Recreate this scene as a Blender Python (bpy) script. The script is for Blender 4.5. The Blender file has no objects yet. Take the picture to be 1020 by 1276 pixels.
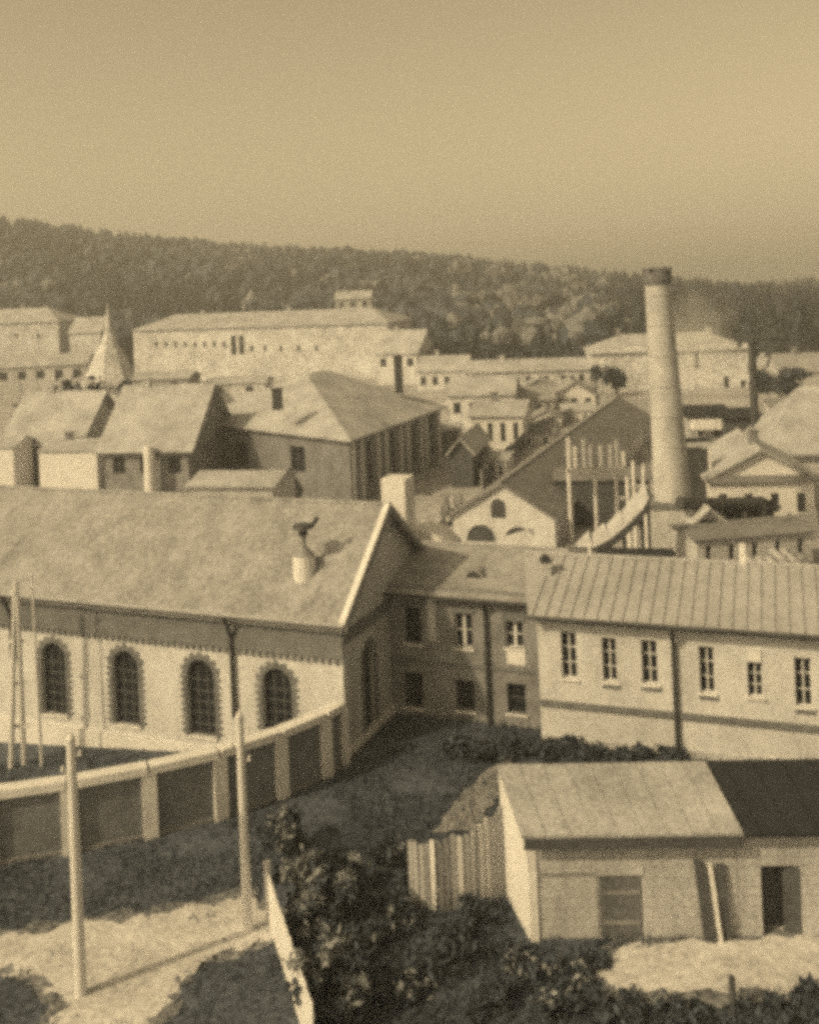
import bpy, bmesh, math, random
from mathutils import Vector, Matrix
import numpy as np
random.seed(7); rng = np.random.default_rng(7)
SC = bpy.context.scene
COL = SC.collection
rad = math.radians

# ------------------------------------------------------------------ camera
F, CX, CY, ROLL, CAMH = 1300.0, 510.0, 350.0, rad(2.4), 20.0
cam_d = bpy.data.cameras.new('camera'); cam = bpy.data.objects.new('camera', cam_d); COL.objects.link(cam)
cam_d.sensor_fit = 'HORIZONTAL'; cam_d.sensor_width = 36.0; cam_d.lens = 36.0 * F / 1020.0
cam_d.shift_y = -(638.0 - CY) / 1020.0
cam_d.clip_end = 6000
cr, sr = math.cos(ROLL), math.sin(ROLL)
cam.matrix_world = Matrix(((cr, sr, 0, 0), (0, 0, -1, 0), (-sr, cr, 0, CAMH), (0, 0, 0, 1)))
SC.camera = cam

# ------------------------------------------------------------------ light
TINT = (1.0, 0.785, 0.44)
SUN_AZ = (-0.86, -0.51); SUN_EL = rad(37)
w = bpy.data.worlds.new('World'); SC.world = w; w.use_nodes = True
nt = w.node_tree; nt.nodes.clear()
sky = nt.nodes.new('ShaderNodeTexSky'); sky.sky_type = 'NISHITA'; sky.sun_disc = False
sky.sun_elevation = SUN_EL; sky.sun_rotation = math.atan2(SUN_AZ[0], SUN_AZ[1])
sky.dust_density = 3.0; sky.air_density = 1.1
bw = nt.nodes.new('ShaderNodeRGBToBW')
mul = nt.nodes.new('ShaderNodeMixRGB'); mul.blend_type = 'MULTIPLY'; mul.inputs[0].default_value = 1
mul.inputs[2].default_value = (*TINT, 1)
bg = nt.nodes.new('ShaderNodeBackground'); bg.inputs[1].default_value = 0.14
wo = nt.nodes.new('ShaderNodeOutputWorld')
nt.links.new(sky.outputs[0], bw.inputs[0]); nt.links.new(bw.outputs[0], mul.inputs[1])
nt.links.new(mul.outputs[0], bg.inputs[0]); nt.links.new(bg.outputs[0], wo.inputs[0])
sd = bpy.data.lights.new('sun', 'SUN'); sun = bpy.data.objects.new('sun', sd); COL.objects.link(sun)
sd.energy = 2.75; sd.angle = rad(1.5); sd.color = TINT
tosun = Vector((SUN_AZ[0] * math.cos(SUN_EL), SUN_AZ[1] * math.cos(SUN_EL), math.sin(SUN_EL)))
sun.rotation_euler = tosun.to_track_quat('Z', 'Y').to_euler()
SC.view_settings.view_transform = 'Standard'; SC.view_settings.look = 'None'
SC.view_settings.exposure = 0.2; SC.view_settings.gamma = 1.0
SC.render.engine = 'CYCLES'
SC.cycles.max_bounces = 6; SC.cycles.volume_bounces = 1
SC.cycles.filter_width = 4.8; SC.cycles.use_denoising = False
SC.cycles.use_adaptive_sampling = True; SC.cycles.adaptive_threshold = .06; SC.cycles.adaptive_min_samples = 28

# ------------------------------------------------------------------ pixel helpers (photo pixels 1020 x 1276)
def ray(x, y):
    a = (x - CX) / F; b = (CY - y) / F
    return a * cr + b * sr, -a * sr + b * cr
def G(x, y, z=0.0):
    X, Z = ray(x, y); d = (z - CAMH) / Z
    return Vector((X * d, d, z))
def D(x, y, d):
    X, Z = ray(x, y)
    return Vector((X * d, d, CAMH + Z * d))

# ------------------------------------------------------------------ materials
MATS = {}
def mat(name, col, rough=0.85, var=0.25, scale=1.2, fine=9.0, bump=0.25, streak=0.0, spec=0.3, dark=None, metallic=0.0):
    if name in MATS: return MATS[name]
    m = bpy.data.materials.new(name); m.use_nodes = True; n = m.node_tree; n.nodes.clear(); L = n.links
    out = n.nodes.new('ShaderNodeOutputMaterial'); bs = n.nodes.new('ShaderNodeBsdfPrincipled')
    bs.inputs['Roughness'].default_value = rough; bs.inputs['Specular IOR Level'].default_value = spec
    bs.inputs['Metallic'].default_value = metallic
    L.new(bs.outputs[0], out.inputs[0])
    geo = n.nodes.new('ShaderNodeNewGeometry')
    mp = n.nodes.new('ShaderNodeMapping'); L.new(geo.outputs['Position'], mp.inputs[0])
    if streak: mp.inputs['Scale'].default_value = (1, 1, 1 - streak)
    n1 = n.nodes.new('ShaderNodeTexNoise'); n1.inputs['Scale'].default_value = scale; n1.inputs['Detail'].default_value = 9
    n1.inputs['Roughness'].default_value = 0.74
    L.new(mp.outputs[0], n1.inputs['Vector'])
    n2 = n.nodes.new('ShaderNodeTexNoise'); n2.inputs['Scale'].default_value = fine; n2.inputs['Detail'].default_value = 3
    L.new(geo.outputs['Position'], n2.inputs['Vector'])
    add = n.nodes.new('ShaderNodeMath'); add.operation = 'MULTIPLY_ADD'; add.inputs[1].default_value = 0.45
    sc2 = n.nodes.new('ShaderNodeMath'); sc2.operation = 'MULTIPLY'; sc2.inputs[1].default_value = 0.55
    L.new(n1.outputs[0], sc2.inputs[0]); L.new(n2.outputs[0], add.inputs[0]); L.new(sc2.outputs[0], add.inputs[2])
    rmp = n.nodes.new('ShaderNodeValToRGB')
    dk = dark or tuple(c * (1 - var * 1.3) for c in col); lt = tuple(min(1, c * (1 + var)) for c in col)
    rmp.color_ramp.elements[0].position = 0.38; rmp.color_ramp.elements[0].color = (*dk, 1)
    rmp.color_ramp.elements[1].position = 0.62; rmp.color_ramp.elements[1].color = (*lt, 1)
    L.new(add.outputs[0], rmp.inputs[0]); L.new(rmp.outputs[0], bs.inputs['Base Color'])
    if bump:
        bp = n.nodes.new('ShaderNodeBump'); bp.inputs['Strength'].default_value = bump; bp.inputs['Distance'].default_value = 0.05
        L.new(n2.outputs[0], bp.inputs['Height']); L.new(bp.outputs[0], bs.inputs['Normal'])
    MATS[name] = m; return m
PLASTER = mat('lime_plaster', (.55, .55, .57), scale=.7, streak=.6, var=.22)
PLASTER2 = mat('old_plaster', (.46, .46, .48), scale=.5, streak=.7, var=.28)
WHITE = mat('whitewash', (.66, .65, .66), var=.14)
BRICK = mat('dark_brick', (.22, .222, .24), scale=.9, var=.4, fine=14)
BRICKF = mat('fence_brick', (.17, .18, .205), scale=1.6, var=.3, fine=14)
SURR = mat('brick_trim', (.16, .165, .18), var=.3, fine=14)
ROOFL = mat('weathered_tile_roof', (.29, .29, .305), scale=.7, var=.32, fine=6)
ROOFM = mat('sheet_metal_roof', (.36, .36, .38), scale=.4, var=.18, fine=5, rough=.6)
ROOFD = mat('tarred_roof', (.024, .027, .035), scale=.8, var=.25)
ROOFB = mat('shingle_roof', (.2, .2, .215), scale=.6, var=.3)
ROOFP = mat('pale_board_roof', (.375, .378, .4), scale=.35, var=.34)
WOODG = mat('grey_board', (.24, .24, .255), scale=1.5, streak=.8, var=.3)
WOODP = mat('pale_board', (.42, .42, .44), scale=1.5, streak=.8, var=.25)
WOODD = mat('dark_wood', (.075, .078, .09), scale=1.5, var=.3)
POLE = mat('pale_pole_wood', (.62, .61, .62), scale=2, streak=.8, var=.12)
GLASS = mat('window_glass', (.02, .022, .028), rough=.25, var=.2, bump=0, spec=.4)
FRAMEW = mat('painted_frame', (.6, .6, .62), var=.1, bump=0)
FRAMED = mat('dark_frame', (.1, .105, .12), var=.2, bump=0)
IRON = mat('rusted_iron', (.06, .062, .07), rough=.6, var=.3)
CHIM = mat('chimney_brick', (.45, .45, .465), scale=.6, var=.28, fine=7, streak=.5)
CONC = mat('pale_stone', (.68, .67, .68), var=.14)
GROUND = mat('meadow_soil', (.07, .081, .106), scale=.3, var=.6, fine=4, bump=.5, dark=(.024, .03, .042))
BRICKG = mat('grey_brick', (.17, .173, .19), scale=.5, var=.35, fine=6)
SHUT = mat('grey_shutter', (.2, .2, .215), bump=0)
FARW = mat('faded_limewash', (.52, .522, .545), scale=.25, var=.32, fine=2)
BROAD = mat('broadleaf_canopy', (.055, .065, .085), scale=.04, var=.6, fine=.6, bump=0)
ROADM = mat('dusty_road', (.52, .51, .52), scale=.6, var=.3, fine=5)
TOWNG = mat('town_dirt', (.36, .355, .37), scale=.12, var=.35, fine=1.5)
GRASS = mat('grass_blade', (.056, .069, .096), scale=.8, var=.45, bump=0)
LEAFD = mat('dark_leaf', (.055, .066, .088), scale=2, var=.5, bump=0)
LEAFP = mat('pale_blossom_leaf', (.22, .23, .25), scale=3, var=.4, bump=0)
CONIF = mat('conifer_needles', (.026, .032, .044), scale=.05, var=.6, fine=.5, bump=0)
BARK = mat('bark', (.1, .1, .11), var=.3)

# ------------------------------------------------------------------ mesh helpers
LOC = {}
def thing(name, loc, label, cat, group=None):
    o = bpy.data.objects.new(name, None); COL.objects.link(o); o.location = loc
    o.empty_display_size = .3
    o['label'] = label; o['category'] = cat
    if group: o['group'] = group
    LOC[o] = Vector(loc); return o
class MB:
    def __init__(s): s.v = []; s.f = []
    def poly(s, pts):
        b = len(s.v); s.v += [tuple(p) for p in pts]; s.f.append(tuple(range(b, b + len(pts)))); return s
    def extr(s, pts, off):
        pts = [Vector(p) for p in pts]; off = Vector(off); n = len(pts); b = len(s.v)
        s.v += [tuple(p) for p in pts] + [tuple(p + off) for p in pts]
        s.f.append(tuple(range(b, b + n))); s.f.append(tuple(range(b + 2 * n - 1, b + n - 1, -1)))
        for i in range(n):
            j = (i + 1) % n; s.f.append((b + i, b + n + i, b + n + j, b + j))
        return s
    def box(s, o, u, n, s0, s1, d0, d1, z0, z1):     # along u, along n, up
        pts = [o + u * a + n * d + Vector((0, 0, z0)) for a, d in ((s0, d0), (s1, d0), (s1, d1), (s0, d1))]
        return s.extr(pts, (0, 0, z1 - z0))
    def tube(s, p0, p1, r0, r1, k=10, cap=True):
        p0 = Vector(p0); p1 = Vector(p1); ax = (p1 - p0).normalized()
        e = ax.orthogonal().normalized(); g = ax.cross(e); b = len(s.v)
        for p, r in ((p0, r0), (p1, r1)):
            for i in range(k):
                a = 2 * math.pi * i / k; s.v.append(tuple(p + (e * math.cos(a) + g * math.sin(a)) * r))
        for i in range(k):
            j = (i + 1) % k; s.f.append((b + i, b + j, b + k + j, b + k + i))
        if cap: s.f.append(tuple(range(b + k - 1, b - 1, -1))); s.f.append(tuple(range(b + k, b + 2 * k)))
        return s
    def build(s, name, m, parent=None, root=None, kind=None, smooth=False):
        off = Vector((0, 0, 0))
        r = root or parent
        if r is not None: off = LOC[r]
        me = bpy.data.meshes.new(name); me.from_pydata([(a - off.x, b - off.y, c - off.z) for a, b, c in s.v], [], s.f)
        bm = bmesh.new(); bm.from_mesh(me); bmesh.ops.recalc_face_normals(bm, faces=bm.faces); bm.to_mesh(me); bm.free()
        me.materials.append(m)
        if smooth: me.polygons.foreach_set('use_smooth', [True] * len(me.polygons))
        o = bpy.data.objects.new(name, me); COL.objects.link(o); o.parent = parent
        if parent is not None: LOC[o] = off
        if kind: o['kind'] = kind
        return o
def structure(o): o['kind'] = 'structure'; return o
UP = Vector((0, 0, 1))
def vec(a): return Vector((math.cos(a), math.sin(a), 0))

def wall(mb, o, u, n, s0, s1, z0, z1, ops=(), dp=.2):
    """outer wall face with real openings and their reveals; ops = (a, b, za, zb, arched)"""
    P = lambda s, z, d=0: o + u * s + n * d + UP * z
    ss = sorted({s0, s1, *[q for p in ops for q in p[:2]]}); zz = sorted({z0, z1, *[q for p in ops for q in p[2:4]]})
    for i in range(len(ss) - 1):
        for j in range(len(zz) - 1):
            cx = (ss[i] + ss[i + 1]) / 2; cz = (zz[j] + zz[j + 1]) / 2
            if any(p[0] < cx < p[1] and p[2] < cz < p[3] for p in ops): continue
            mb.poly([P(ss[i], zz[j]), P(ss[i + 1], zz[j]), P(ss[i + 1], zz[j + 1]), P(ss[i], zz[j + 1])])
    for p in ops:
        a, b, za, zb = p[:4]; ar = len(p) > 4 and p[4]
        out = outline(a, b, za, zb, ar)
        if ar:
            zs = zb - (b - a) / 2; m = (len(out) - 4) // 2
            arc = [q for q in out if q[1] >= zs - 1e-6]
            half = len(arc) // 2
            for k in range(len(arc) - 1):
                c = (b, zb) if k < half else (a, zb)
                mb.poly([P(*arc[k]), P(*arc[k + 1]), P(*c)])
            mb.poly([P(*arc[half]), P(a, zb), P(b, zb)])
        for k in range(len(out)):
            q, r = out[k], out[(k + 1) % len(out)]
            mb.poly([P(*q), P(*r), P(r[0], r[1], -dp), P(q[0], q[1], -dp)])
def outline(a, b, za, zb, ar, k=12):
    if not ar: return [(a, za), (b, za), (b, zb), (a, zb)]
    r = (b - a) / 2; c = (a + b) / 2; zs = zb - r
    return [(a, za), (b, za)] + [(c + r * math.cos(math.pi * i / k), zs + r * math.sin(math.pi * i / k)) for i in range(k + 1)]

def window(root, o, u, n, a, b, za, zb, ar=False, cols=2, rows=3, fr=FRAMEW, glass=GLASS, dp=.2, sill=True, fw=.07, mid=None):
    """window part: frame, with pane, mullions and sill below it"""
    P = lambda s, z, d=0: o + u * s + n * d + UP * z
    m = MB()
    out = outline(a, b, za, zb, ar); c = ((a + b) / 2, (za + zb) / 2)
    inn = outline(a + fw, b - fw, za + fw, zb - fw, ar)
    for k in range(len(out)):
        q, r = out[k], out[(k + 1) % len(out)]; q2, r2 = inn[k], inn[(k + 1) % len(inn)]
        m.extr([P(*q, -dp + .06), P(*r, -dp + .06), P(*r2, -dp + .06), P(*q2, -dp + .06)], n * -.055)
    f = m.build('window', fr, root)
    MB().poly([P(*q, -dp + .015) for q in out]).build('pane', glass, f)
    t = mid or .05
    for i in range(1, cols):
        s = a + (b - a) * i / cols
        zt = zb - .02
        if ar:
            r_ = (b - a) / 2; zt = zb - r_ + math.sqrt(max(0, r_ * r_ - (s - (a + b) / 2) ** 2)) - .03
        MB().box(o + n * (-dp), u, n, s - t / 2, s + t / 2, .02, .05, za + fw, zt).build('mullion', fr, f)
    for j in range(1, rows):
        z = za + (zb - za) * j / rows
        if ar and z > zb - (b - a) / 2: break
        MB().box(o + n * (-dp), u, n, a + fw, b - fw, .02, .043, z - .022, z + .022).build('glazing_bar', fr, f)
    if sill: MB().box(o, u, n, a - .08, b + .08, -.05, .09, za - .09, za - .004).build('sill', CONC, f)
    return f

def slab(name, pts, th, m, root):
    n = (Vector(pts[1]) - Vector(pts[0])).cross(Vector(pts[2]) - Vector(pts[0])).normalized()
    if n.z < 0: n = -n
    return MB().extr(pts, -n * th).build(name, m, root)

def gable(name, O, u, v, L, W, z0, ze, zr, label, cat='house', wm=PLASTER, rm=ROOFP, axis='u', ov=.4, front=(), right=(), left=(), group=None,
          fr=FRAMED, hip=0.0, cols=2, rows=2, sill=False, th=.14):
    """building on a parallelogram plan: O front-left corner, u along the front, v into depth; ridge along u or v (or hipped)"""
    t = thing(name, (O.x, O.y, z0), label, cat, group)
    B = Vector((O.x, O.y, 0))
    Z = lambda s, d, z: B + u * s + v * d + UP * z
    nu = Vector((v.y, -v.x, 0)).normalized(); nu = nu if nu.dot(u) > 0 else -nu      # outward on the right side
    nv = Vector((u.y, -u.x, 0)).normalized(); nv = nv if nv.dot(v) < 0 else -nv      # outward on the front
    for nm, o, d, n, ln, ops in (('front_wall', Z(0, 0, 0), u, nv, L, front), ('right_wall', Z(L, 0, 0), v, nu, W, right),
                              ('left_wall', Z(0, 0, 0), v, -nu, W, left), ('rear_wall', Z(0, W, 0), u, -nv, L, ())):
        m = MB(); wall(m, o, d, n, 0, ln, z0, ze, ops)
        gab = (axis == 'v' and nm in ('front_wall', 'rear_wall')) or (axis == 'u' and nm in ('right_wall', 'left_wall'))
        if gab and not hip: m.poly([o + UP * ze, o + d * ln + UP * ze, o + d * ln / 2 + UP * zr])
        m.build(nm, wm, t)
        for p in ops:
            kind = p[5] if len(p) > 5 else 'window'
            if kind == 'window': window(t, o, d, n, p[0], p[1], p[2], p[3], len(p) > 4 and p[4], cols, rows, fr, sill=sill)
            else:
                MB().box(o, d, n, p[0] + .003, p[1] - .003, -.19, -.12, p[2] + .003, p[3] - .003).build(kind, WOODD, t)
    if hip:
        h = hip; k = (zr - ze) / (W / 2); e = ze - ov * k * .6
        c = [Z(-ov, -ov, e), Z(L + ov, -ov, e), Z(L + ov, W + ov, e), Z(-ov, W + ov, e)]
        if axis == 'u': r0, r1 = Z(h, W / 2, zr), Z(L - h, W / 2, zr); fs = [(c[0], c[1], r1, r0), (c[1], c[2], r1), (c[2], c[3], r0, r1), (c[3], c[0], r0)]
        else: r0, r1 = Z(L / 2, h, zr), Z(L / 2, W - h, zr); fs = [(c[0], c[1], r0), (c[1], c[2], r1, r0), (c[2], c[3], r1), (c[3], c[0], r0, r1)]
        for f in fs: slab('roof_slope', f, th, rm, t)
        m = MB()
        for a_, b_ in ((0, 1), (1, 2), (2, 3), (3, 0)):
            m.tube(c[a_] - UP * .12, c[b_] - UP * .12, .07, .07, 6)
        m.build('gutter', rm, t)
    else:
        if axis == 'u':
            k = (zr - ze) / (W / 2); e = ze - ov * k
            a = [Z(-ov, -ov, e), Z(L + ov, -ov, e), Z(L + ov, W / 2, zr), Z(-ov, W / 2, zr)]
            b = [Z(-ov, W + ov, e), Z(L + ov, W + ov, e), Z(L + ov, W / 2, zr), Z(-ov, W / 2, zr)]
        else:
            k = (zr - ze) / (L / 2); e = ze - ov * k
            a = [Z(-ov, -ov, e), Z(-ov, W + ov, e), Z(L / 2, W + ov, zr), Z(L / 2, -ov, zr)]
            b = [Z(L + ov, -ov, e), Z(L + ov, W + ov, e), Z(L / 2, W + ov, zr), Z(L / 2, -ov, zr)]
        up = UP * .12
        slab('roof_slope', [p + up for p in a], th, rm, t); slab('roof_slope', [p + up for p in b], th, rm, t)
        MB().tube(a[2] + up, a[3] + up, .09, .09, 6).build('ridge_cap', rm, t)
    return t
def chimney_stack(t, p, w_, h, m=BRICK, name='chimney', cap=True):
    c = Vector(p); X = Vector((1, 0, 0)); Y = Vector((0, 1, 0))
    o = MB().box(c, X, Y, -w_ / 2, w_ / 2, -w_ / 2, w_ / 2, -1, h).build(name, m, t)
    if cap: MB().box(c, X, Y, -w_ / 2 - .08, w_ / 2 + .08, -w_ / 2 - .08, w_ / 2 + .08, h, h + .14).build('cap', m, o)
    return o

# ------------------------------------------------------------------ frames of the three large blocks
A22 = rad(-22); U1 = vec(A22); V1 = Vector((-U1.y, U1.x, 0)); O1 = Vector((-3.47, 43.9, 0))
A18 = rad(-19.5); U3 = vec(A18); V3 = Vector((-U3.y, U3.x, 0)); O3 = Vector((4.84, 44.72, 0))
A21 = rad(-21); U2 = vec(A21); V2 = Vector((-U2.y, U2.x, 0)); O2 = Vector((4.95, 45.95, 0))
FENCE = [Vector((-18.2, 36.4, 0)), Vector((-15.6, 36.9, 0)), G(88, 1062), G(188, 1042), G(275, 1020), G(350, 993), G(405, 968), Vector((-3.6, 43.35, 0))]

# ------------------------------------------------------------------ ground
def sm(a, b, x): x = min(1, max(0, (x - a) / (b - a))); return x * x * (3 - 2 * x)
def hill(X, Y):
    top = 55 - (X + 235) * .132
    top = max(top, -3) if X < 400 else 0
    return max(0, top) * sm(250, 620, Y) + 2 * math.sin(X * .021 + 1) * sm(280, 400, Y)
def yard(X, Y):
    q = Vector((X, Y, 0)) - O1; s = q.dot(U1); t = q.dot(V1)
    if s > 0 or t > 6: return 0
    fy = 36.9 + (X + 15.6) * .53
    return -min(1.6, .085 * -s) * sm(fy + .5, fy + 4.5, Y)
def gz(X, Y):
    return yard(X, Y) + hill(X, Y)
xs = sorted(set([-1500, -900] + list(np.arange(-700, 701, 35)) + [900, 1500] + list(np.arange(-40, 41, 1.25))))
ys = sorted(set([-300, -60, 0] + list(np.arange(15, 62, 1.25)) + list(np.arange(62, 260, 20)) + list(np.arange(260, 700, 18)) + [800, 1100, 1500]))
g = MB()
for y in ys:
    for x in xs:
        near = 20 < y < 62 and abs(x) < 40
        bump = (.10 * math.sin(x * 1.1 + y * .7) * math.sin(y * .9 - x * .4) if near and y < 36 and x > -3 else 0)
        g.v.append((x, y, gz(x, y) + bump * .6 - (.03 if bump else 0)))
nx = len(xs)
for j in range(len(ys) - 1):
    for i in range(nx - 1):
        g.f.append((j * nx + i, j * nx + i + 1, (j + 1) * nx + i + 1, (j + 1) * nx + i))
structure(g.build('ground', GROUND, smooth=True))

def wavy(poly, amp, n=6):
    out = []
    for i, p in enumerate(poly):
        q = poly[(i + 1) % len(poly)]
        for k in range(n):
            f = k / n; r = p.lerp(q, f)
            out.append(r + Vector((random.uniform(-amp, amp), random.uniform(-amp, amp), 0)))
    return out
def sheet(name, poly, z, m, amp=.15, n=6):
    bm = bmesh.new()
    vs = [bm.verts.new((p.x, p.y, z)) for p in wavy(poly, amp, n)]
    es = [bm.edges.new((vs[i], vs[(i + 1) % len(vs)])) for i in range(len(vs))]
    bmesh.ops.triangle_fill(bm, edges=es, use_beauty=True)
    bmesh.ops.recalc_face_normals(bm, faces=bm.faces)
    if sum(f.normal.z for f in bm.faces) < 0: bmesh.ops.reverse_faces(bm, faces=bm.faces)
    me = bpy.data.meshes.new(name); bm.to_mesh(me); bm.free(); me.materials.append(m)
    o = bpy.data.objects.new(name, me); COL.objects.link(o); return structure(o)
ROADP = [(-160, 1180), (0, 1167), (100, 1152), (200, 1139), (310, 1116), (340, 1140), (346, 1168), (300, 1180), (250, 1194), (214, 1226), (186, 1290), (160, 1400), (40, 1400), (74, 1290), (76, 1240), (46, 1214), (0, 1207), (-160, 1226)]
ROAD = [G(*p) for p in ROADP]
def grown(poly, k):
    c = sum(poly, Vector((0, 0, 0))) / len(poly); out = []
    for i, p in enumerate(poly):
        e = (poly[(i + 1) % len(poly)] - poly[i - 1]).normalized(); out.append(p + Vector((e.y, -e.x, 0)) * k)
    return out
WORN = mat('worn_grass', (.2, .205, .225), scale=1.2, var=.5, fine=6)
def area(p): return sum(p[i].x * p[(i + 1) % len(p)].y - p[(i + 1) % len(p)].x * p[i].y for i in range(len(p)))
for nm_, P_, z_ in (('road_verge', ROAD, .012), ('path_verge', [G(*p) for p in ((770, 1186), (860, 1176), (1020, 1170), (1120, 1166), (1120, 1236), (1020, 1238), (900, 1240), (765, 1242), (745, 1215))], .07)):
    sheet(nm_, grown(P_, .4 if area(P_) > 0 else -.4), z_, WORN, .25, 9)
sheet('road', ROAD, .02, ROADM, .3, 9)
PATHP = [(770, 1186), (860, 1176), (1020, 1170), (1120, 1166), (1120, 1236), (1020, 1238), (900, 1240), (765, 1242), (745, 1215)]
PATH = [G(*p) for p in PATHP]
sheet('path', PATH, .09, ROADM, .2, 9)
TOWN = [Vector(p) for p in ((-60, 58, 0), (40, 56, 0), (75, 120, 0), (110, 235, 0), (20, 262, 0), (-60, 268, 0), (-130, 262, 0), (-90, 150, 0))]
sheet('town_ground', TOWN, .03, TOWNG, 1.5)
sheet('footpath', [G(*p) for p in ((640, 938), (600, 968), (560, 1010), (540, 1040), (590, 1035), (618, 1000), (634, 975))], .06, mat('trodden_earth', (.27, .27, .285), var=.4), .12)
def inside(P, poly):
    c = False; j = len(poly) - 1
    for i in range(len(poly)):
        a, b = poly[i], poly[j]
        if (a.y > P[1]) != (b.y > P[1]) and P[0] < (b.x - a.x) * (P[1] - a.y) / (b.y - a.y) + a.x: c = not c
        j = i
    return c

# ------------------------------------------------------------------ hall with arched windows (left)
def smap(x, y, z):        # distance along a front line from a pixel
    X, Z = ray(x, y); r = Vector((X, 1, 0))
    # solve O1 + U1 s = k r
    return r
def along(O, U, x, y):
    X, Z = ray(x, y)
    # (O.x + U.x s) = X (O.y + U.y s)
    return (X * O.y - O.x) / (U.x - X * U.y)
t = thing('arched_hall', O1 + UP * -1.7, 'long plastered hall with tall arched windows and a big pale gable roof', 'building')
ops = []
for x in (-25, 68, 157, 250, 345):
    s = along(O1, U1, x, 860); ops.append((s - .72, s + .72, .05, 3.5, True))
NF = -V1
m = MB(); wall(m, O1, U1, NF, -27, 0, -1.75, 6.0, ops, .26); m.build('front_wall', PLASTER, t)
RO = [(2.0, 3.1, .3, 3.9, True)]
m = MB(); wall(m, O1, V1, U1, 0, 9.2, -.5, 6.0, RO, .26)
m.poly([O1 + UP * 6, O1 + V1 * 9.2 + UP * 6, O1 + V1 * 4.6 + UP * 9.62]); m.build('gable_wall', PLASTER2, t)
m = MB(); wall(m, O1 + V1 * 9.2, U1, V1, -27, 0, -1.75, 6.0); m.build('rear_wall', PLASTER2, t)
m = MB(); wall(m, O1 - U1 * 27, V1, -U1, 0, 9.2, -1.75, 6.0); m.poly([O1 - U1 * 27 + UP * 6, O1 - U1 * 27 + V1 * 9.2 + UP * 6, O1 - U1 * 27 + V1 * 4.6 + UP * 9.62]); m.build('gable_wall', PLASTER2, t)
for p in ops: window(t, O1, U1, NF, *p[:4], True, 3, 7, FRAMED, dp=.26, fw=.08)
window(t, O1, V1, U1, *RO[0][:4], True, 2, 6, FRAMED, dp=.26)
def toothed(o, u, n, a, b, za, zb, root, m=SURR):
    mb = MB(); z = za; k = 0
    r = (b - a) / 2; zs = zb - r; c = (a + b) / 2
    while z < zs - .05:
        wd = .34 if k % 2 else .2
        for sd in (-1, 1):
            e = a if sd < 0 else b
            mb.box(o, u, n, min(e, e + sd * wd), max(e, e + sd * wd), -.01, .035, z, z + .135)
        z += .15; k += 1
    for i in range(15):
        a0 = math.pi * i / 15 + .012; a1 = math.pi * (i + 1) / 15 - .012; ro = r + (.36 if i % 2 else .24)
        pts = [o + u * (c + q * math.cos(e)) + UP * (zs + q * math.sin(e)) + n * -.01 for q, e in ((r, a0), (ro, a0), (ro, a1), (r, a1))]
        mb.extr(pts, n * .045)
    mb.build('brick_surround', m, root)
for p in ops: toothed(O1, U1, NF, *p[:4], t)
toothed(O1, V1, U1, *RO[0][:4], t)
MB().box(O1, U1, NF, -27, .06, -.01, .10, 4.2, 5.35).build('frieze', SURR, t)
m = MB(); s = -26.9
while s < 0:
    m.box(O1, U1, NF, s, s + .17, -.01, .09, 3.96, 4.198); s += .34
m.build('dentils', SURR, t, kind='stuff')
MB().box(O1, U1, NF, -27, .08, -.01, .16, 5.352, 5.6).build('cornice', PLASTER2, t)
MB().box(O1, V1, U1, -.1, 9.2, -.01, .1, 4.75, 5.3).build('frieze', SURR, t)
MB().box(O1, U1, NF, -27, .1, -.01, .16, -1.75, -.35).build('plinth', WHITE, t)
MB().box(O1, V1, U1, -.16, 9.2, -.01, .14, -.6, .35).build('plinth', WHITE, t)
RZ = 9.75
Zl = lambda s, d, z: O1 + U1 * s + V1 * d + UP * z
slab('roof_slope', [Zl(-27, -.6, 5.9), Zl(.45, -.6, 5.9), Zl(.45, 4.6, RZ), Zl(-27, 4.6, RZ)], .16, ROOFL, t)
slab('roof_slope', [Zl(-27, 9.8, 5.9), Zl(.45, 9.8, 5.9), Zl(.45, 4.6, RZ), Zl(-27, 4.6, RZ)], .16, ROOFL, t)
for k in range(30):
    a_ = -27 + k * .915; b_ = a_ + .905; dz = random.uniform(.004, .02)
    MB().extr([Zl(a_, -.59, 5.905), Zl(b_, -.59, 5.905), Zl(b_, 4.55, RZ - .035), Zl(a_, 4.55, RZ - .035)], UP * dz).build('roof_sheet', ROOFL, t)
MB().tube(Zl(-27, 4.6, RZ), Zl(.5, 4.6, RZ), .12, .12, 8).build('ridge_cap', ROOFL, t)
for d0, d1 in ((-.64, 4.6), (9.84, 4.6)):
    a = Zl(.2, d0, 5.88); b = Zl(.2, d1, RZ)
    MB().extr([a, a + U1 * .28, b + U1 * .28, b], UP * .13).build('verge_coping', CONC, t)
    MB().extr([a + U1 * .29 - UP * .02, b + U1 * .29 - UP * .02, b + U1 * .29 - UP * .36, a + U1 * .29 - UP * .36], U1 * .05).build('bargeboard', WOODG, t)
MB().tube(Zl(-27, -.66, 5.84), Zl(.42, -.66, 5.84), .09, .09, 8).build('gutter', ROOFM, t)
for x in (18, 291):
    s = along(O1, U1, x, 830); bz = 1.2 if x > 100 else 2.6
    m = MB(); m.tube(Zl(s, -.66, 5.8), Zl(s, -.15, 4.7), .09, .09, 8); m.tube(Zl(s, -.15, 4.75), Zl(s, -.15, bz), .09, .09, 8)
    m.build('drainpipe', IRON, t)
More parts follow.
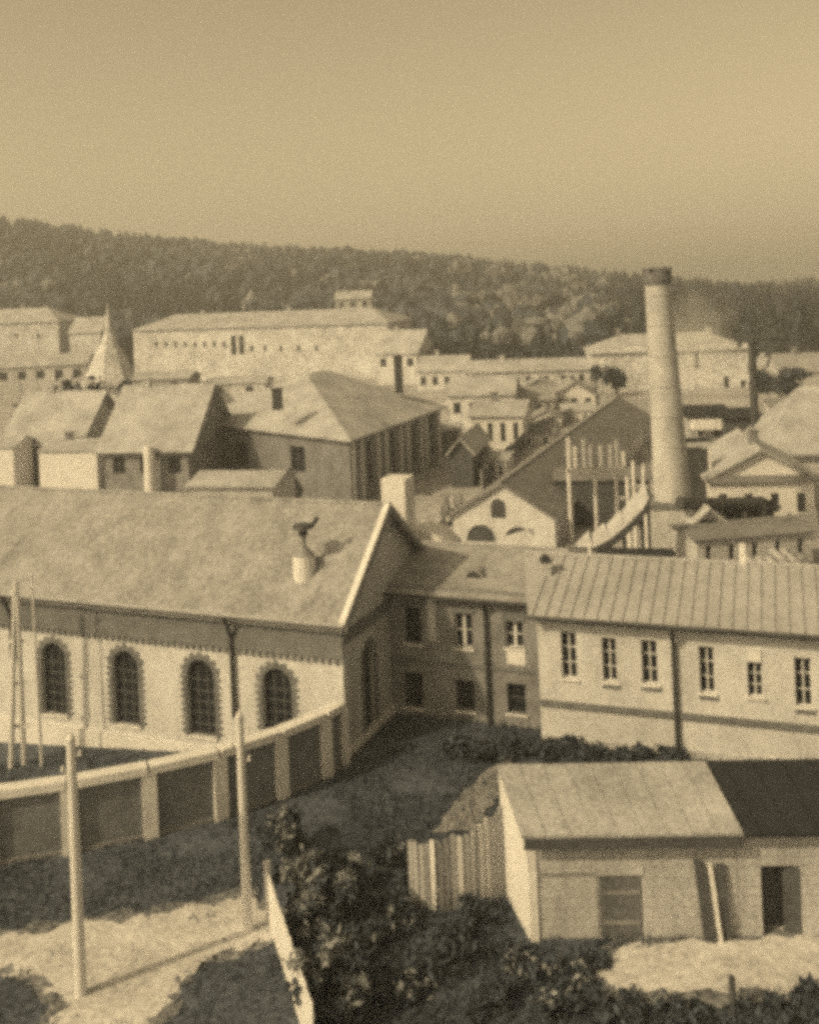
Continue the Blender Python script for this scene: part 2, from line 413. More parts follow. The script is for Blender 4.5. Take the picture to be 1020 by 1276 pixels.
# roof vent: pale drum, neck and dark hood
c = D(383, 742, 46.2)
q = c - O1; sv = q.dot(U1); dv = 1.35
zv = 5.9 + (dv + .6) * (RZ - 5.9) / 5.2
p = Zl(sv, dv, zv)
vt = MB().tube(p - UP * .7, p + UP * .75, .5, .5, 14).build('roof_vent', WHITE, t)
m = MB(); m.tube(p + UP * .751, p + UP * 1.15, .5, .12, 14); m.tube(p + UP * 1.1, p + UP * 1.75, .12, .12, 8); m.build('neck', WOODG, vt)
m = MB(); m.tube(p + UP * 1.62, p + UP * 1.95, .22, .22, 8); m.tube(p + UP * 1.951, p + UP * 2.12, .5, .42, 8); m.tube(p + UP * 2.02 + Vector((.4, 0, 0)), p + UP * 2.4 + Vector((.66, 0, 0)), .1, .12, 6); m.build('hood', IRON, vt)

# ------------------------------------------------------------------ linking block (centre, dark brick)
t = thing('brick_block', O2, 'dark brick two-storey block between the arched hall and the plastered wing', 'building')
O2l = O2 - U2 * 7.2; N2 = -V2
def on(O, U, x0, x1, y0, y1, ym=None):
    a = along(O, U, x0, ym or (y0 + y1) / 2); b = along(O, U, x1, ym or (y0 + y1) / 2)
    p = O + U * ((a + b) / 2)
    xm = (x0 + x1) / 2
    zt = CAMH + ray(xm, y0)[1] * p.y; zb = CAMH + ray(xm, y1)[1] * p.y
    return (a, b, zb, zt, False)
wins = [on(O2, U2, 504, 524, 757, 802), on(O2, U2, 566, 588, 764, 808), on(O2, U2, 629, 652, 774, 808),
        on(O2, U2, 504, 527, 838, 882), on(O2, U2, 568, 591, 848, 886), on(O2, U2, 632, 655, 852, 890)]
m = MB(); wall(m, O2, U2, N2, -7.2, 1.2, -.2, 6.0, wins, .24); m.build('front_wall', BRICK, t)
for i, p in enumerate(wins):
    window(t, O2, U2, N2, *p[:4], False, 2 if i < 3 else 1, 2, FRAMEW if i in (1, 2) else FRAMED, dp=.24, fw=.06, mid=.13 if i in (1, 2) else .05)
a, b, za, zb, _ = wins[2]
MB().box(O2, U2, N2, a + .05, b + .05, 0, .04, za - .72, za - .1).build('whitewashed_apron', WHITE, t)
MB().box(O2, U2, N2, a - .1, b + .1, -.005, .05, zb + .004, zb + .42).build('lintel', SURR, t)
for p in wins[:2]: MB().box(O2, U2, N2, p[0] - .12, p[1] + .12, -.005, .05, p[3] + .004, p[3] + .3).build('lintel', SURR, t)
MB().box(O2, U2, N2, wins[0][1] + .35, wins[0][1] + .75, 0, .03, wins[0][2] + .2, 5.6).build('patch', PLASTER2, t)
MB().box(O2, U2, N2, -7.2, 1.1, 0, .07, 2.45, 2.6).build('string_course', SURR, t)
Z2 = lambda s, d, z: O2 + U2 * s + V2 * d + UP * z
slab('roof_slope', [Z2(-8.2, -.45, 5.72), Z2(.7, -.45, 5.72), Z2(.7, 3.9, 6.95), Z2(-8.2, 3.9, 6.95)], .14, ROOFL, t)
slab('roof_slope', [Z2(-8.2, 8.2, 5.72), Z2(.7, 8.2, 5.72), Z2(.7, 3.9, 6.95), Z2(-8.2, 3.9, 6.95)], .14, ROOFL, t)
m = MB(); wall(m, Z2(0, 7.8, 0), U2, V2, -7.2, 1.2, -.2, 6.0); m.build('rear_wall', BRICK, t)
MB().tube(Z2(-8.2, 3.9, 6.96), Z2(.7, 3.9, 6.96), .09, .09, 8).build('ridge_cap', ROOFL, t)
MB().tube(Z2(-7, -.5, 5.66), Z2(.6, -.5, 5.66), .08, .08, 8).build('gutter', IRON, t)
s = along(O2, U2, 608, 840)
m = MB(); m.tube(Z2(s, -.5, 5.6), Z2(s, -.13, 5.1), .09, .09); m.tube(Z2(s, -.13, 5.15), Z2(s, -.13, -.1), .09, .09); m.build('drainpipe', IRON, t)
# eyebrow dormer
s = along(O2, U2, 580, 714); d0 = 1.15
zc = 5.72 + (d0 + .45) * (6.95 - 5.72) / 4.35
arc = [(.48 * math.cos(math.pi * i / 10), .42 * math.sin(math.pi * i / 10)) for i in range(11)]
dm = MB().extr([Z2(s + a_, d0, zc + h_ - .05) for a_, h_ in arc], V2 * 1.0).build('eyebrow_dormer', ROOFL, t)
MB().extr([Z2(s + a_ * .8, d0 - .02, zc + h_ * .8 - .03) for a_, h_ in arc], V2 * .03).build('vent_opening', IRON, dm)

# ------------------------------------------------------------------ plastered wing (right)
t = thing('plastered_wing', O3, 'pale plastered wing with narrow windows and a seamed metal roof', 'building')
N3 = -V3; L3 = 19
px_w = [(699, 718, 788, 846), (750, 768, 795, 850), (799, 819, 798, 853), (871, 890, 806, 864), (931, 950, 826, 869), (990, 1011, 820, 881)]
wins = [on(O3, U3, *p) for p in px_w]
s = wins[-1][1]
for k in (1, 2): wins.append((s + 1.4 * k + .7 * (k - 1), s + 1.4 * k + .7 * k, 2.45, 4.4, False))
m = MB(); wall(m, O3, U3, N3, 0, L3, -.2, 5.75, wins, .24); m.build('front_wall', PLASTER, t)
m = MB(); wall(m, O3, V3, -U3, 0, 8.6, -.2, 5.75)
m.poly([O3 + UP * 5.75, O3 + V3 * 8.6 + UP * 5.75, O3 + V3 * 4.3 + UP * 6.85]); m.build('gable_wall', BRICK, t)
m = MB(); wall(m, O3 + V3 * 8.6, U3, V3, 0, L3, -.2, 5.75); m.build('rear_wall', PLASTER2, t)
m = MB(); wall(m, O3 + U3 * L3, V3, U3, 0, 8.6, -.2, 5.75)
m.poly([O3 + U3 * L3 + UP * 5.75, O3 + U3 * L3 + V3 * 8.6 + UP * 5.75, O3 + U3 * L3 + V3 * 4.3 + UP * 6.85]); m.build('gable_wall', PLASTER2, t)
for p in wins: window(t, O3, U3, N3, *p[:4], False, 2, 3, FRAMEW, dp=.24, fw=.045, mid=.06)
for i in (1, 2, 3, 5):
    p = wins[i]; MB().box(O3, U3, N3, p[0] - .04, p[1] + .1, .005, .05, p[2] - .26, p[2] - .1).build('apron', SURR, t)
a, b, za, zb, _ = wins[4]
MB().box(O3, U3, N3, a + .05, b - .02, 0, .05, zb + .06, zb + .55).build('plaque', WHITE, t)
MB().box(O3, U3, N3, 0, L3, 0, .12, 1.62, 1.86).build('string_course', SURR, t)
MB().box(O3, U3, N3, .02, L3, 0, .05, -.2, .35).build('plinth', PLASTER2, t)
Z3 = lambda s, d, z: O3 + U3 * s + V3 * d + UP * z
e0, e1 = 5.6, 6.95
slab('roof_slope', [Z3(-.25, -.55, e0), Z3(L3 + .3, -.55, e0), Z3(L3 + .3, 4.3, e1), Z3(-1.5, 4.3, e1)], .13, ROOFM, t)
slab('roof_slope', [Z3(-.25, 9.15, e0), Z3(L3 + .3, 9.15, e0), Z3(L3 + .3, 4.3, e1), Z3(-.25, 4.3, e1)], .13, ROOFM, t)
for k in range(36):
    s = -.1 + k * .54
    MB().extr([Z3(s, -.54, e0 + .003), Z3(s + .05, -.54, e0 + .003), Z3(s + .05, 4.28, e1 + .003), Z3(s, 4.28, e1 + .003)], UP * .055).build('seam', ROOFM, t)
MB().tube(Z3(-1.5, 4.3, e1 + .02), Z3(L3 + .3, 4.3, e1 + .02), .09, .09, 8).build('ridge_cap', ROOFM, t)
MB().tube(Z3(-.25, -.62, e0 - .06), Z3(L3, -.62, e0 - .06), .09, .09, 8).build('gutter', IRON, t)
MB().box(O3, U3, N3, 0, L3, 0, .3, 5.3, 5.45).build('cornice', SURR, t)
s = along(O3, U3, 841, 860)
m = MB(); m.tube(Z3(s, -.6, 5.5), Z3(s, -.15, 4.7), .09, .09); m.tube(Z3(s, -.15, 4.75), Z3(s, -.15, -.1), .09, .09); m.build('drainpipe', IRON, t)
pc = Z3(-.1, 2.6, 6.3); ch = chimney_stack(t, pc, .42, .75, PLASTER2, cap=False)
m = MB(); arc = [(.26 * math.cos(math.pi * i / 8), .3 * math.sin(math.pi * i / 8)) for i in range(9)]
m.extr([pc + UP * (.752 + h_) + Vector((a_, -.24, 0)) for a_, h_ in arc], (0, .48, 0)); m.build('hood', IRON, ch)
for x, h, w_ in ((735, .6, .12), (925, .75, .26)):
    s = along(O3 + V3 * 4.3, U3, x, 700); MB().box(Z3(s, 4.3, 0), U3, V3, -w_ / 2, w_ / 2, -w_ / 2, w_ / 2, 6.8, 7.05 + h).build('vent_pipe', WHITE, t)

# ------------------------------------------------------------------ masonry stack behind the brick block
p = D(498, 672, 57)
t = thing('masonry_stack', (p.x, p.y, 0), 'tall square whitewashed stack rising behind the brick block roof', 'chimney')
q = Vector((p.x, p.y, 0))
MB().box(q, U2, V2, -.68, .68, -.7, .7, 0, CAMH + ray(498, 594)[1] * 57).build('shaft', WHITE, t)
p = D(534, 676, 57)
t = thing('small_pale_roof', (p.x, p.y, 0), 'small pale hump-backed outbuilding beside the whitewashed stack', 'shed')
q = Vector((p.x, p.y, 0)); zt = CAMH + ray(530, 661)[1] * 57
arc = [(-1.5, 0), (1.2, 0), (1.2, zt - .9), (.7, zt - .45), (.1, zt - .1), (-.5, zt), (-1.1, zt + .05), (-1.5, zt - .2)]
MB().extr([q + U2 * a_ + UP * h_ for a_, h_ in arc], V2 * 2).build('body', WHITE, t)

# ------------------------------------------------------------------ yard wall with pale posts
t = thing('yard_wall', FENCE[2], 'brick yard wall with pale square posts and coping before the arched hall', 'wall')
for i, p in enumerate(FENCE):
    d = ((FENCE[min(i + 1, len(FENCE) - 1)] - FENCE[max(i - 1, 0)]).normalized()); n = Vector((d.y, -d.x, 0))
    hw = .26 if i < 7 else .18
    MB().box(p, d, n, -hw, hw, -.26, .26, -.5, 2.36).build('post', CONC, t)
    if i < len(FENCE) - 1:
        q = FENCE[i + 1]; d2 = (q - p).normalized(); n2 = Vector((d2.y, -d2.x, 0)); l = (q - p).length
        MB().box(p, d2, n2, hw - .02, l - hw + .02, -.12, .1, -.4, 2.36).build('panel', BRICKF, t)
        MB().box(p, d2, n2, hw * .2, l - hw * .2, -.3, .3, 2.363, 2.66).build('coping', CONC, t)
        MB().box(p, d2, n2, hw, l - hw, .1, .16, -.4, .16).build('plinth', WOODG, t)

# ------------------------------------------------------------------ telegraph poles
def pole(px, py, tx, ty, r, label):
    b = G(px, py); h = CAMH + ray(tx, ty)[1] * b.y
    t = thing('telegraph_pole', b, label, 'pole')
    top = Vector((ray(tx, ty)[0] * b.y, b.y, h))
    MB().tube(b - UP * .3, top, r, r * .72, 12).build('shaft', POLE, t, smooth=False)
    MB().tube(top, top + UP * .16, r * .74, .02, 12).build('cap', POLE, t)
    for k in (0, 1, 2):
        m = MB(); z = top - UP * (.5 + .45 * k); sx = (-1) ** k
        m.tube(z, z + Vector((.26 * sx, -.03, .02)), .022, .022, 6); m.tube(z + Vector((.26 * sx, -.03, .0)), z + Vector((.26 * sx, -.03, .16)), .045, .04, 8); m.build('insulator', WHITE, t)
    return t
pole(101, 1240, 88, 920, .175, 'pale timber telegraph pole standing in the forked dusty road')
pole(309, 1160, 298, 892, .16, 'pale timber telegraph pole at the road edge beside the plank fence')
# A-shaped mast and thin mast in the hall yard
b = G(22, 950, -1.1)
t = thing('braced_mast', b, 'pale braced mast with splayed legs in front of the arched hall', 'mast')
top = Vector((b.x + .25, b.y, CAMH + ray(31, 738)[1] * b.y))
for dx, dy in ((-.3, 0), (.22, .2)):
    MB().tube(b + Vector((dx, dy, -.3)), top + Vector((dx * .22, 0, 0)), .13, .1, 10).build('leg', POLE, t)
m = MB()
for f in (.2, .45, .7): 
    z = b.z + (top.z - b.z) * f; wd = .5 - .35 * f
    m.box(Vector((b.x + .25 * f - .04, b.y + .1, 0)), Vector((1, 0, 0)), Vector((0, 1, 0)), -wd - .1, wd + .1, -.05, .05, z, z + .12)
m.build('cross_brace', POLE, t)
MB().tube(top + UP * .004, top + UP * .5, .16, .1, 8).build('head', POLE, t)
b = G(52, 952, -1.1)
t = thing('thin_mast', b, 'thin pale mast with short crosspiece beside an arched window', 'mast')
zt = CAMH + ray(52, 712)[1] * b.y
MB().tube(b - UP * .3, Vector((b.x - .1, b.y, zt)), .075, .05, 8).build('shaft', POLE, t)
MB().box(Vector((b.x - .1, b.y - .08, 0)), Vector((1, 0, 0)), Vector((0, 1, 0)), -.3, .3, -.03, .03, zt - .7, zt - .6).build('crosspiece', POLE, t)

# ------------------------------------------------------------------ sheds by the path
S0 = Vector((2.92, 31.45, 0)); US = (Vector((11.38, 31.0, 0)) - S0).normalized(); VS = Vector((-US.y, US.x, 0)); NS = -VS
VK = (VS * 1.0 - US * .28)       # skewed end
split = along(S0, US, 918, 1100)
ZE = 3.3
def boards(root, o, u, n, s0, s1, z0, z1, gaps, m, wd=.24, horizontal=False, name='plank'):
    if horizontal:
        z = z0
        while z < z1 - .02:
            e = min(z1, z + wd); cuts = [s0, s1]
            segs = [(s0, s1)]
            for g0, g1, ga, gb in gaps:
                if ga < (z + e) / 2 < gb:
                    segs = [q for a, b in segs for q in ((a, min(b, g0)), (max(a, g1), b)) if q[1] - q[0] > .05]
            for a, b in segs:
                k = random.uniform(-.012, .012)
                MB().box(o, u, n, a, b, 0, .04 + k, z + .006, e - .006).build(name, m, root)
            z = e
    else:
        s = s0
        while s < s1 - .02:
            e = min(s1, s + wd); k = random.uniform(-.012, .012)
            MB().box(o, u, n, s + .006, e - .006, 0, .035 + k, z0, z1 + random.uniform(-.05, .05)).build(name, m, root)
            s = e
t = thing('pale_shed', S0, 'low whitewashed shed with a pale boarded roof behind the path', 'shed')
m = MB(); m.box(S0, US, NS, .02, split, -2.4, 0, -.1, ZE); m.build('wall_core', PLASTER2, t)
dA = on(S0, US, 747, 799, 1090, 1166); dA = (dA[0], dA[1], .05, dA[3])
gaps = [(dA[0] - .08, dA[1] + .08, 0, dA[3] + .08)]
boards(t, S0, US, NS, 0, split - .005, .05, ZE - .02, gaps, WOODP, .3, True)
d_ = MB().box(S0, US, NS, dA[0], dA[1], .0, .03, dA[2], dA[3]).build('door', mat('door_wood', (.13, .134, .15), scale=1.5, streak=.8, var=.35), t)
for z in (.45, 1.35): MB().box(S0, US, NS, dA[0] + .05, dA[1] - .05, .031, .06, z, z + .12).build('ledge', WOODG, d_)
MB().box(S0, US, NS, dA[0] - .08, dA[1] + .08, .0, .08, dA[3] + .01, dA[3] + .42).build('lintel_board', WOODP, t)
MB().box(S0, US, NS, .08, dA[0] - .1, .045, .07, 1.95, 2.03).build('rail', WOODG, t)
# skewed white end wall
a = S0 + US * -.02; b_ = S0 + VK * 2.55
MB().extr([a + UP * -.1, b_ + UP * -.1, b_ + UP * 3.9, a + UP * (ZE - .06)], US * -.1).build('end_wall', WHITE, t)
MB().box(S0, US, NS, -.1, .16, -.1, .09, -.1, ZE - .02).build('corner_board', WHITE, t)
ra, rb = S0 + US * -.25 + NS * .5, S0 + US * (split + .15) + NS * .5
rt = S0 + VK * 2.6 + US * -.15; rtr = S0 + US * (split - .25) + VS * 2.6
zl, zh = ZE + .06, 4.05
PT = [ra + UP * zl, rb + UP * zl, rtr + UP * zh, rt + UP * zh]
slab('roof_slope', PT, .07, ROOFP, t)
MB().box(S0, US, NS, -.2, split + .1, .40, .46, zl - .42, zl - .075).build('eave_shade_strip', WOODD, t)  # dark strip added below the roof edge, its colour standing in for eave shadow
nb = 9
for k in range(nb):      # broad roof boards with joints
    f0 = k / nb + .002; f1 = (k + 1) / nb - .002
    q = [PT[0].lerp(PT[1], f0), PT[0].lerp(PT[1], f1), PT[3].lerp(PT[2], f1), PT[3].lerp(PT[2], f0)]
    MB().extr([p + UP * .004 for p in q], UP * (.022 + random.uniform(0, .012))).build('roof_board', ROOFP, t)
MB().box(S0, US, VS, -.6, split - .3, 2.45, 2.55, -.1, zh - .12).build('rear_wall', WOODG, t)
# dark roofed shed
S1 = S0 + US * split
t = thing('dark_shed', S1, 'shed with a dark tarred roof and an open dark doorway', 'shed')
LD = 7.0
dB = on(S1, US, 949, 997, 1076, 1166); dB = (dB[0], dB[1], .05, dB[3], False)
m = MB(); wall(m, S1, US, NS, .01, LD, -.1, ZE, [dB], .5); m.box(S1, US, NS, .01, LD, -2.6, -1.2, -.1, ZE); m.build('wall_core', PLASTER2, t)
boards(t, S1, US, NS, .012, LD, .05, ZE - .02, [(dB[0] - .02, dB[1] + .02, 0, dB[3] + .02)], WOODP, .3, True)
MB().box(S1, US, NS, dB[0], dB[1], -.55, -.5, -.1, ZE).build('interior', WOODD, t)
hx = S1 + US * dB[1]; dd = (-US * .8 + VS * .35).normalized()
MB().extr([hx + NS * -.02 + UP * .08, hx + dd * .5 + UP * .08, hx + dd * .5 + UP * (dB[3] - .05), hx + NS * -.02 + UP * (dB[3] - .05)], NS * .05).build('door', WOODD, t)
sa, sb = S1 + US * .16 + NS * .48, S1 + US * LD + NS * .48; sc_, sd_ = S1 + US * LD + VS * 2.7, S1 + US * -.22 + VS * 2.7
slab('roof_slope', [sa + UP * (zl - .05), sb + UP * (zl - .05), sc_ + UP * zh, sd_ + UP * zh], .08, ROOFD, t)
MB().box(S1, US, VS, -.15, LD, 2.55, 2.62, -.1, zh - .14).build('rear_wall', WOODG, t)
for k in range(8):
    f = (k + .5) / 8
    p0 = sa.lerp(sb, f) + UP * (zl - .045); p1 = sd_.lerp(sc_, f) + UP * (zh + .003)
    MB().extr([p0, p0 + US * .06, p1 + US * .06, p1], UP * .04).build('batten', ROOFD, t)
# boards leaning on the sheds
for i, (x0, y0, x1, y1, m_, lb, wd) in enumerate(((882, 1176, 868, 1072, WOODD, 'dark plank leaning on the pale shed wall', .2), (890, 1180, 876, 1080, WOODD, 'blackened narrow pole leaning beside the dark plank', .1),
        (899, 1180, 884, 1078, WHITE, 'pale plank leaning between dark boards on shed wall', .12), (906, 1176, 897, 1078, WOODD, 'broad dark board leaning against shed below roof joint', .26))):
    b0 = G(x0, y0); dp_ = (S0 - b0).dot(VS)
    tp = D(x1, y1, S0.y - .15 + (b0 - S0).dot(US) * US.y)
    o = thing('leaning_board', b0, lb, 'board')
    MB().extr([b0 - US * wd / 2, b0 + US * wd / 2, tp + US * wd / 2, tp - US * wd / 2], Vector((0, .05, .01))).build('board', m_, o)

# ------------------------------------------------------------------ board fence left of the shed
pts = [G(512, 1128), G(548, 1136), G(600, 1128), G(640, 1110)]
t = thing('board_fence', pts[0], 'weathered upright board fence running from the pale shed into the weeds', 'fence')
hts = [2.0, 2.15, 2.5, 3.0]
for i in range(3):
    a, b = pts[i], pts[i + 1]; d = (b - a).normalized(); n = Vector((d.y, -d.x, 0)); l = (b - a).length; s = 0
    while s < l - .05:
        f = s / l; h = hts[i] * (1 - f) + hts[i + 1] * f + random.uniform(-.12, .1); wd = random.uniform(.13, .19)
        tilt = random.uniform(-.03, .03); o = a + d * s
        MB().extr([o - UP * .1, o + d * wd - UP * .1, o + d * (wd + tilt) + UP * h, o + d * (wd / 2 + tilt) + UP * (h + .07), o + d * tilt + UP * h], n * (.025 + random.uniform(0, .02))).build('board', random.choice((WOODP, WHITE, WOODP, WOODG)), t)
        s += wd + random.uniform(.015, .06)
    for z in (.6, 1.5):
        MB().extr([a - n * .06 + UP * z, b - n * .06 + UP * z, b - n * .06 + UP * (z + .12), a - n * .06 + UP * (z + .12)], n * .05).build('rail', WOODG, t)
    MB().box(a, d, n, -.07, .07, -.2, -.07, -.2, hts[i]).build('post', WOODG, t)

# whitewashed plank fence by the road
a, b = G(336, 1152), G(392, 1330)
t = thing('plank_fence', a, 'whitewashed plank fence running along the weeds beside the dusty road', 'fence')
d = (b - a).normalized(); n = Vector((-d.y, d.x, 0)); n = n if n.x > 0 else -n; l = (b - a).length; s = 0
while s < l:
    h = 1.62 + random.uniform(-.05, .05)
    o = a + d * s
    MB().extr([o, o + d * .17, o + d * .17 + UP * h, o + d * .085 + UP * (h + .08), o + UP * h], n * -.03).build('plank', WHITE, t); s += .185
for z in (.4, 1.2): MB().extr([a + UP * z, b + UP * z, b + UP * (z + .12), a + UP * (z + .12)], n * .06).build('rail', WHITE, t)
MB().box(a, d, n, -.14, .0, -.1, .1, -.2, 1.95).build('post', WHITE, t)

# ------------------------------------------------------------------ factory chimney
p = G(843, 694); q = Vector((p.x, p.y, 0))
t = thing('factory_chimney', q, 'tall tapering round brick chimney with a dark crown and square base', 'chimney')
zt = CAMH + ray(816, 334)[1] * q.y; zb = CAMH + ray(838, 628)[1] * q.y
X1, Y1 = Vector((1, 0, 0)), Vector((0, 1, 0))
MB().box(q, U3, V3, -1.5, 1.5, -1.5, 1.5, 0, zb).build('base', CHIM, t)
MB().box(q, U3, V3, -1.62, 1.62, -1.62, 1.62, zb, zb + .35).build('base_cornice', SURR, t)
k = 16; prof = [(zb + .35, 1.27), (zb + 5, 1.14), (zb + 10, 1.0), (zt - 1.2, .88)]
m = MB()
for (z0, r0), (z1, r1) in zip(prof, prof[1:]): m.tube(q + UP * z0, q + UP * z1, r0, r1, 24, False)
m.build('shaft', CHIM, t, smooth=True)
cr_ = MB(); cr_.tube(q + UP * (zt - 1.2), q + UP * (zt - .8), .88, .97, 20); cr_.tube(q + UP * (zt - .799), q + UP * (zt - .3), .99, .99, 20); cr_.build('crown', BRICKG, t)
m = MB()
for i in range(10):
    a = 2 * math.pi * i / 10; c = q + Vector((math.cos(a) * .86, math.sin(a) * .86, 0))
    e = Vector((-math.sin(a), math.cos(a), 0)); f = Vector((math.cos(a), math.sin(a), 0))
    m.box(c, e, f, -.17, .17, -.12, .14, zt - .3, zt + .05)
m.build('crown_bricks', BRICKG, t)
for z in np.arange(zb + 2, zt - 1.5, 2.1):
    r_ = 1.27 - (z - zb) / (zt - zb) * .4; MB().tube(q + UP * z, q + UP * (z + .09), r_ + .02, r_ + .02, 24).build('band', CHIM, t)
t.rotation_euler = (0, rad(-1.6), 0)

# ------------------------------------------------------------------ workshop with the gable end and long roof
a = G(566, 678); b = G(692, 684); u = (b - a).normalized(); L = (b - a).length
far = D(770, 490, 128); v = Vector((far.x, far.y, 0)) - (a + b) / 2; W = v.length; v.normalize()
ze = CAMH + ray(572, 640)[1] * a.y; zr = CAMH + ray(622, 598)[1] * (a.y + b.y) / 2 - .3
g_ops = [(L * .40, L * .56, ze + .1 - 2.3 + 2.2, 0, True)]
t = gable('long_workshop', a, u, v, L, W, 0, ze, zr, 'long workshop with a pale gable end and dark shingled roof', 'workshop', PLASTER, ROOFB, 'v', .35,
          front=[(L * .13, L * .42, .25, 1.55, True, 'gateway'), (L * .5, L * .8, .75, 1.5, True, 'gateway')])
nv = Vector((u.y, -u.x, 0)); nv = nv if nv.y < 0 else -nv
arcw = outline(L * .385, L * .525, ze - .15, ze + 1.25, True)
MB().extr([a + u * s_ + UP * z_ + nv * .01 for s_, z_ in arcw], nv * .05).build('loft_door', IRON, t)
for k, (x, y) in enumerate(((640, 660),)):
    pass

# trestle of pale posts beside the workshop
b0 = G(722, 676)
t = thing('timber_trestle', b0, 'open trestle of pale timber posts and beam beside the long workshop', 'trestle')
for x, yb in ((712, 676), (744, 668), (770, 660)):
    f = D(x, yb, b0.y + (x - 712) * .05); MB().tube(Vector((f.x, f.y, 0)), Vector((f.x, f.y, CAMH + ray(x, 590)[1] * f.y)), .16, .14, 8).build('post', WHITE, t)
c = D(706, 592, b0.y); e = D(778, 590, b0.y + 3)
MB().extr([c, e, e + UP * .45, c + UP * .45], (0, .35, 0)).build('beam', WHITE, t)
MB().extr([c + UP * .1 + Y1 * 1.6, e + UP * .1 + Y1 * 1.6, e + UP * .4 + Y1 * 1.6, c + UP * .4 + Y1 * 1.6], (0, .3, 0)).build('beam', WOODG, t)
for x in (708, 716, 727, 735, 748, 760, 768, 776): 
    f = D(x, 570, b0.y + .4); MB().box(Vector((f.x, f.y, 0)), X1, Y1, -.12, .12, -.12, .12, c.z + .46, c.z + 1.2 + random.uniform(0, 1.6)).build('stanchion', random.choice((WHITE, WOODP)), t)
MB().extr([c + UP * 1.35 + Y1 * .5, e + UP * 1.2 + Y1 * .5, e + UP * 1.45 + Y1 * .5, c + UP * 1.6 + Y1 * .5], (0, .2, 0)).build('top_rail', WOODP, t)
for k, (x, y, d_, h) in enumerate(((784, 664, 74, 5.5), (792, 664, 75, 6.4), (800, 664, 76, 6.0), (806, 664, 74, 4.5))):
    p_ = D(x, y, d_); o_ = Vector((p_.x, p_.y, 0)); t_ = thing('rigging_post', o_, ('short pale rigging post', 'tall pale rigging post', 'leaning pale rigging post', 'stout pale rigging post')[k] + ' between trestle and chimney', 'post')
    MB().tube(o_, o_ + Vector((.3 if k == 2 else 0, 0, h)), .16, .12, 8).build('shaft', WHITE, t_); MB().box(o_, X1, Y1, -.6, .6, -.1, .1, h * .7, h * .7 + .22).build('arm', WOODP, t_)
pa, pb = D(846, 627, 70.3), D(946, 628, 74)
t = thing('flue_pipe', Vector((pa.x, pa.y, 0)), 'thick dark horizontal flue pipe leaving the chimney base', 'pipe')
MB().tube(pa, pb, .42, .42, 12).build('pipe', IRON, t)
for f in (.2, .5, .8): p_ = pa.lerp(pb, f); MB().tube(p_ - X1 * .08, p_ + X1 * .08, .5, .5, 12).build('flange', IRON, t); MB().box(Vector((p_.x, p_.y, 0)), X1, Y1, -.12, .12, -.12, .12, 0, p_.z - .4).build('support', BRICK, t)
pc_ = pb; MB().tube(pb + X1 * .004, pb + Vector((.3, 0, -1.6)), .44, .44, 12).build('elbow', IRON, t)
# curved chute
t = thing('curved_chute', G(760, 690), 'curved pale sheet-metal chute sweeping up to the factory chimney', 'chute')
cen = [(722, 690, 66), (738, 684, 66), (758, 674, 66), (778, 658, 66), (800, 636, 66), (808, 622, 66)]
m = MB(); m2 = MB(); P3 = [D(*c) for c in cen]
for p0, p1 in zip(P3, P3[1:]):
    m.extr([p0, p1, p1 + Vector((0, 1.3, .8)), p0 + Vector((0, 1.3, .3 + .5 * (p0.x - P3[0].x) / (P3[-1].x - P3[0].x)))], UP * .07)
    m2.extr([p0 - UP * .55, p1 - UP * .55, p1 - UP * .02, p0 - UP * .02], (0, .1, 0))
m.build('trough', WOODP, t); m2.build('side_board', WOODD, t)
for p0 in P3[1:]:
    MB().box(Vector((p0.x, p0.y + .3, 0)), X1, Y1, -.09, .09, -.09, .09, 0, p0.z - .02).build('support', WOODD, t)
# dark shed roofs under the chute
o = D(628, 690, 64); t = gable('tarred_lean_to', Vector((o.x, o.y, 0)), vec(rad(-12)), V3, 9.6, 3, 0, 2.3, 2.9, 'low tarred lean-to below the curved chute', 'shed', WOODD, ROOFD, 'u', .3)

# ------------------------------------------------------------------ hipped brick house behind the hall
zh_ = 6.2
c0 = G(435, 545, zh_); cl = G(240, 522, zh_); crn = G(548, 505, zh_)
u = (c0 - cl); L = u.length; u.normalize(); v = (crn - c0); W = v.length; v.normalize()
zz = lambda y0, y1: (0, 0)
fr_w = [on(Vector((cl.x, cl.y, 0)), u, 291, 309, 552, 580), on(Vector((cl.x, cl.y, 0)), u, 362, 380, 556, 588)]
rw = []
for f in (.18, .42, .66, .88): rw.append((W * f - .5, W * f + .5, 1.2, 5.2, False))
t = gable('hipped_house', Vector((cl.x, cl.y, 0)), u, v, L, W, 0, zh_, 10.6, 'grey brick house with a broad pale hipped roof behind the arched hall', 'house', BRICKG, ROOFP, 'v', .6, front=fr_w, right=rw, hip=L * .36)
nr = Vector((v.y, -v.x, 0)); nr = nr if nr.x > 0 else -nr
for f in (.02, .1, .26, .34, .5, .58, .74, .8, .96): MB().box(Vector((c0.x, c0.y, 0)), v, nr, W * f - .2, W * f + .2, 0, .2, 0, zh_ - .3).build('pilaster', PLASTER, t)
hr = D(345, 488, c0.y + 5.5); chimney_stack(t, hr - UP * .7, .9, .9, IRON, 'dormer')
hr = D(497, 478, crn.y - 2); chimney_stack(t, hr, .9, 2.9, IRON)
hr = D(428, 496, c0.y + 4.5); MB().extr([hr, hr + Vector((2.2, -1.0, -.9)), hr + Vector((2.2, -1.0, -.3)), hr + Vector((0, 0, .3))], (0, 1.2, 0)).build('roof_hatch', WOODG, t)

